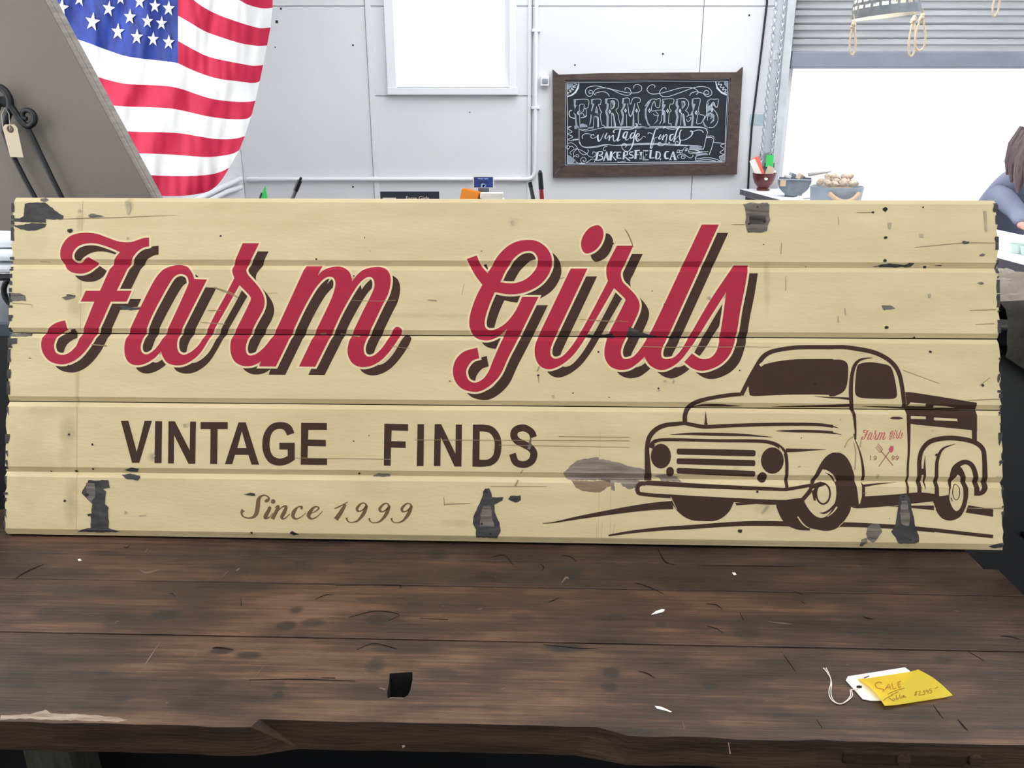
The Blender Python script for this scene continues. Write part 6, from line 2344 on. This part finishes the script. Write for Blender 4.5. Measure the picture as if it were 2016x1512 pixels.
# ------------------------------------------------------------------ person leaning over the white counter at the right edge
def skin(name, V, E_, m, sub=2):
    """V: {key: (x, y, z, radius)}; E_: pairs of keys -> one skinned body"""
    keys = list(V)
    me_ = bpy.data.meshes.new(name)
    me_.from_pydata([V[k][:3] for k in keys], [(keys.index(a_), keys.index(b_)) for a_, b_ in E_], [])
    o_ = bpy.data.objects.new(name, me_)
    COL.objects.link(o_)
    md = o_.modifiers.new('skin', 'SKIN')
    sv = me_.skin_vertices[0].data
    for i_, k in enumerate(keys):
        r_ = V[k][3]
        sv[i_].radius = r_ if isinstance(r_, tuple) else (r_, r_)
        sv[i_].use_root = i_ == 0
    s_ = o_.modifiers.new('sub', 'SUBSURF')
    s_.levels = s_.render_levels = sub
    dg = bpy.context.evaluated_depsgraph_get()
    m2 = bpy.data.meshes.new_from_object(o_.evaluated_get(dg))
    bpy.data.objects.remove(o_)
    m2.materials.clear()
    m2.materials.append(m)
    for p_ in m2.polygons:
        p_.use_smooth = True
    return link(bpy.data.objects.new(name, m2))


hand_p = cz(1992, 457)
px_, py_ = hand_p.x, hand_p.y
sR = onY(1955, 372, py_ + .42)         # near shoulder
person = empty('person', (sR.x + .25, py_ + .62, 0))
tag(person, 'person with long brown hair in a blue grey shirt leaning on the white counter', 'person')
w0 = person.location
head = onY(2046, 286, py_ + .24)
neck = head + Vector((.005, .09, -.105))
chest = head + Vector((.03, .19, -.235))
pel = head + Vector((.06, .40, -.52))
sL = chest + Vector((.19, -.03, .075))
sRr = Vector((sR.x + .03, py_ + .40, sR.z - .03))
elR = Vector((sR.x + .0, py_ + .20, 1.125))
wrR = Vector((px_ + .05, py_ + .03, ZR + .036))
elL = chest + Vector((.16, -.22, -.06))
wrL = Vector((px_ + .135, py_ - .03, ZR + .036))
rel = lambda v: tuple(v - w0)
V = {'pel': (*rel(pel), (.15, .11)), 'waist': (*rel(pel.lerp(chest, .45)), (.135, .10)), 'chest': (*rel(chest), (.15, .105)), 'neck': (*rel(chest.lerp(neck, .75)), (.07, .06)), 'nk2': (*rel(neck), .052), 'hd': (*rel(neck.lerp(head, .35)), .05),
     'shR': (*rel(sRr), .062), 'elR': (*rel(elR), .045), 'wrR': (*rel(wrR), (.026, .024)), 'shL': (*rel(sL), .062), 'elL': (*rel(elL), .045), 'wrL': (*rel(wrL), (.026, .024)),
     'hipR': (pel.x - .09 - w0.x, pel.y + .01 - w0.y, .86, .095), 'knR': (pel.x - .10 - w0.x, pel.y - .02 - w0.y, .48, .062), 'anR': (pel.x - .10 - w0.x, pel.y + .03 - w0.y, .09, .042), 'toR': (pel.x - .11 - w0.x, pel.y - .12 - w0.y, .035, .034),
     'hipL': (pel.x + .09 - w0.x, pel.y + .01 - w0.y, .86, .095), 'knL': (pel.x + .10 - w0.x, pel.y - .02 - w0.y, .48, .062), 'anL': (pel.x + .10 - w0.x, pel.y + .03 - w0.y, .09, .042), 'toL': (pel.x + .11 - w0.x, pel.y - .12 - w0.y, .035, .034)}
body = skin('body', V, [('pel', 'waist'), ('waist', 'chest'), ('chest', 'neck'), ('neck', 'nk2'), ('nk2', 'hd'), ('chest', 'shR'), ('shR', 'elR'), ('elR', 'wrR'), ('chest', 'shL'), ('shL', 'elL'), ('elL', 'wrL'), ('pel', 'hipR'), ('hipR', 'knR'), ('knR', 'anR'), ('anR', 'toR'), ('pel', 'hipL'), ('hipL', 'knL'), ('knL', 'anL'), ('anL', 'toL')], M_shirt)
body.data.materials.append(M_sofa)
for p_ in body.data.polygons:
    if p_.center.z < .90:
        p_.material_index = 1
body.data.materials.append(M_skin)
for p_ in body.data.polygons:
    if p_.center.z > rel(neck)[2] - .012:
        p_.material_index = 2
body.parent = person
# head with a face, turned down to the counter
hm = Matrix.Translation(Vector(rel(head)) + Vector((0, -.02, .02))) @ Matrix.Rotation(R(38), 4, 'X')
bm = B()
bmesh.ops.create_uvsphere(bm, u_segments=28, v_segments=20, radius=1)
for v in bm.verts:
    x, y, z = v.co
    k = 1 - .20 * max(0, -z) ** 1.5
    c_ = Vector((x * .076 * k, y * .095 * (1 - .1 * max(0, -z)), z * .118))
    if y < 0:
        c_.y -= .020 * math.exp(-((x / .16) ** 2) - ((z + .12) / .20) ** 2)      # nose
        c_.y -= .006 * math.exp(-((x / .3) ** 2) - ((z + .5) / .09) ** 2)        # lips
        c_.y += .007 * math.exp(-(((abs(x) - .38) / .16) ** 2) - ((z - .02) / .13) ** 2)   # eye sockets
        c_.y -= .010 * math.exp(-((x / .3) ** 2) - ((z + .82) / .16) ** 2)       # chin
    v.co = c_
bmesh.ops.transform(bm, matrix=hm, verts=bm.verts[:])
hd = obj('head', bm, M_skin, person, smooth=True)
for s in (-1, 1):
    bm = B()
    bmesh.ops.create_uvsphere(bm, u_segments=12, v_segments=8, radius=.011)
    bmesh.ops.transform(bm, matrix=hm @ Matrix.Translation((s * .029, -.082, .002)), verts=bm.verts[:])
    obj('eye', bm, M_eye, hd, smooth=True)
    bm = B()
    bmesh.ops.create_uvsphere(bm, u_segments=12, v_segments=8, radius=1)
    bmesh.ops.transform(bm, matrix=hm @ Matrix.Translation((s * .077, .005, -.005)) @ Matrix.Diagonal((.008, .018, .03, 1)), verts=bm.verts[:])
    obj('ear', bm, M_skin, hd, smooth=True)
bm = B()
bmesh.ops.create_uvsphere(bm, u_segments=12, v_segments=8, radius=1)
bmesh.ops.transform(bm, matrix=hm @ Matrix.Translation((0, -.087, -.058)) @ Matrix.Diagonal((.022, .008, .007, 1)), verts=bm.verts[:])
obj('mouth', bm, M_lip, hd, smooth=True)
# long hair falling forward on the near side
bm = B()
bmesh.ops.create_uvsphere(bm, u_segments=28, v_segments=18, radius=1)
for v in bm.verts:
    x, y, z = v.co
    c_ = Vector((x * .089, y * .108 + .012, z * .128 + .012))
    if y < -.2 and z < .55:
        c_.y = max(c_.y, -.052 + .05 * abs(x))
    v.co = c_
bmesh.ops.transform(bm, matrix=hm, verts=bm.verts[:])
hr = obj('hair', bm, M_hair, person, smooth=True)
for k in range(16):
    s = -1 if k < 11 else 1
    f = (k % 11) / 10
    a_ = Vector((s * (.075 + .014 * math.sin(k * 2.1)), -.03 + .09 * f, .03))
    st_ = hm @ a_
    e_ = Vector((st_.x + s * (.012 + .02 * math.sin(k * 1.3)), st_.y - .05 + .07 * f, st_.z - .21 - .03 * math.sin(k * 1.9)))
    m1 = st_.lerp(e_, .35) + Vector((s * .022, -.006, 0))
    m2 = st_.lerp(e_, .7) + Vector((s * .016, -.008, 0))
    bm = B()
    tube(bm, [st_, m1, m2, e_], [.016, .024, .021, .006], 8)
    obj('lock', bm, M_hair, hr, smooth=True)


def hand(wr, s):
    """right (s=-1) / left hand resting palm down on the counter, fingers towards the camera"""
    b0 = Vector(rel(wr))
    zt = ZR + .011
    V_ = {'w': (b0.x, b0.y, b0.z - .006, (.025, .02)), 'p': (b0.x - s * .004, b0.y - .045, zt + .018, (.034, .016)), 'k': (b0.x - s * .004, b0.y - .08, zt + .014, (.037, .013))}
    E_ = [('w', 'p'), ('p', 'k')]
    h_ = skin('hand', V_, E_, M_skin)
    h_.parent = person
    for j, (dx, L_) in enumerate(((-.029, .062), (-.010, .074), (.010, .069), (.028, .052))):
        x_ = b0.x - s * .004 + dx
        y_ = b0.y - .072
        F2 = {'a': (x_, y_, zt + .013, .0095), 'b': (x_ * 1 + dx * .15, y_ - L_ * .45, zt + .016, .0088), 'c': (x_ + dx * .22, y_ - L_ * .75, zt + .006, .008), 'd': (x_ + dx * .24, y_ - L_, zt - .002, .007)}
        f_ = skin('finger', F2, [('a', 'b'), ('b', 'c'), ('c', 'd')], M_skin)
        f_.parent = h_
    t0 = Vector((b0.x + s * .028, b0.y - .028, zt + .012))
    F2 = {'a': (b0.x + s * .012, b0.y - .02, zt + .014, .012), 'b': (t0.x + s * .012, t0.y - .025, zt + .009, .0105), 'c': (t0.x + s * .010, t0.y - .052, zt + .001, .0085)}
    f_ = skin('thumb', F2, [('a', 'b'), ('b', 'c')], M_skin)
    f_.parent = h_


hand(wrR, 1)
hand(wrL, -1)
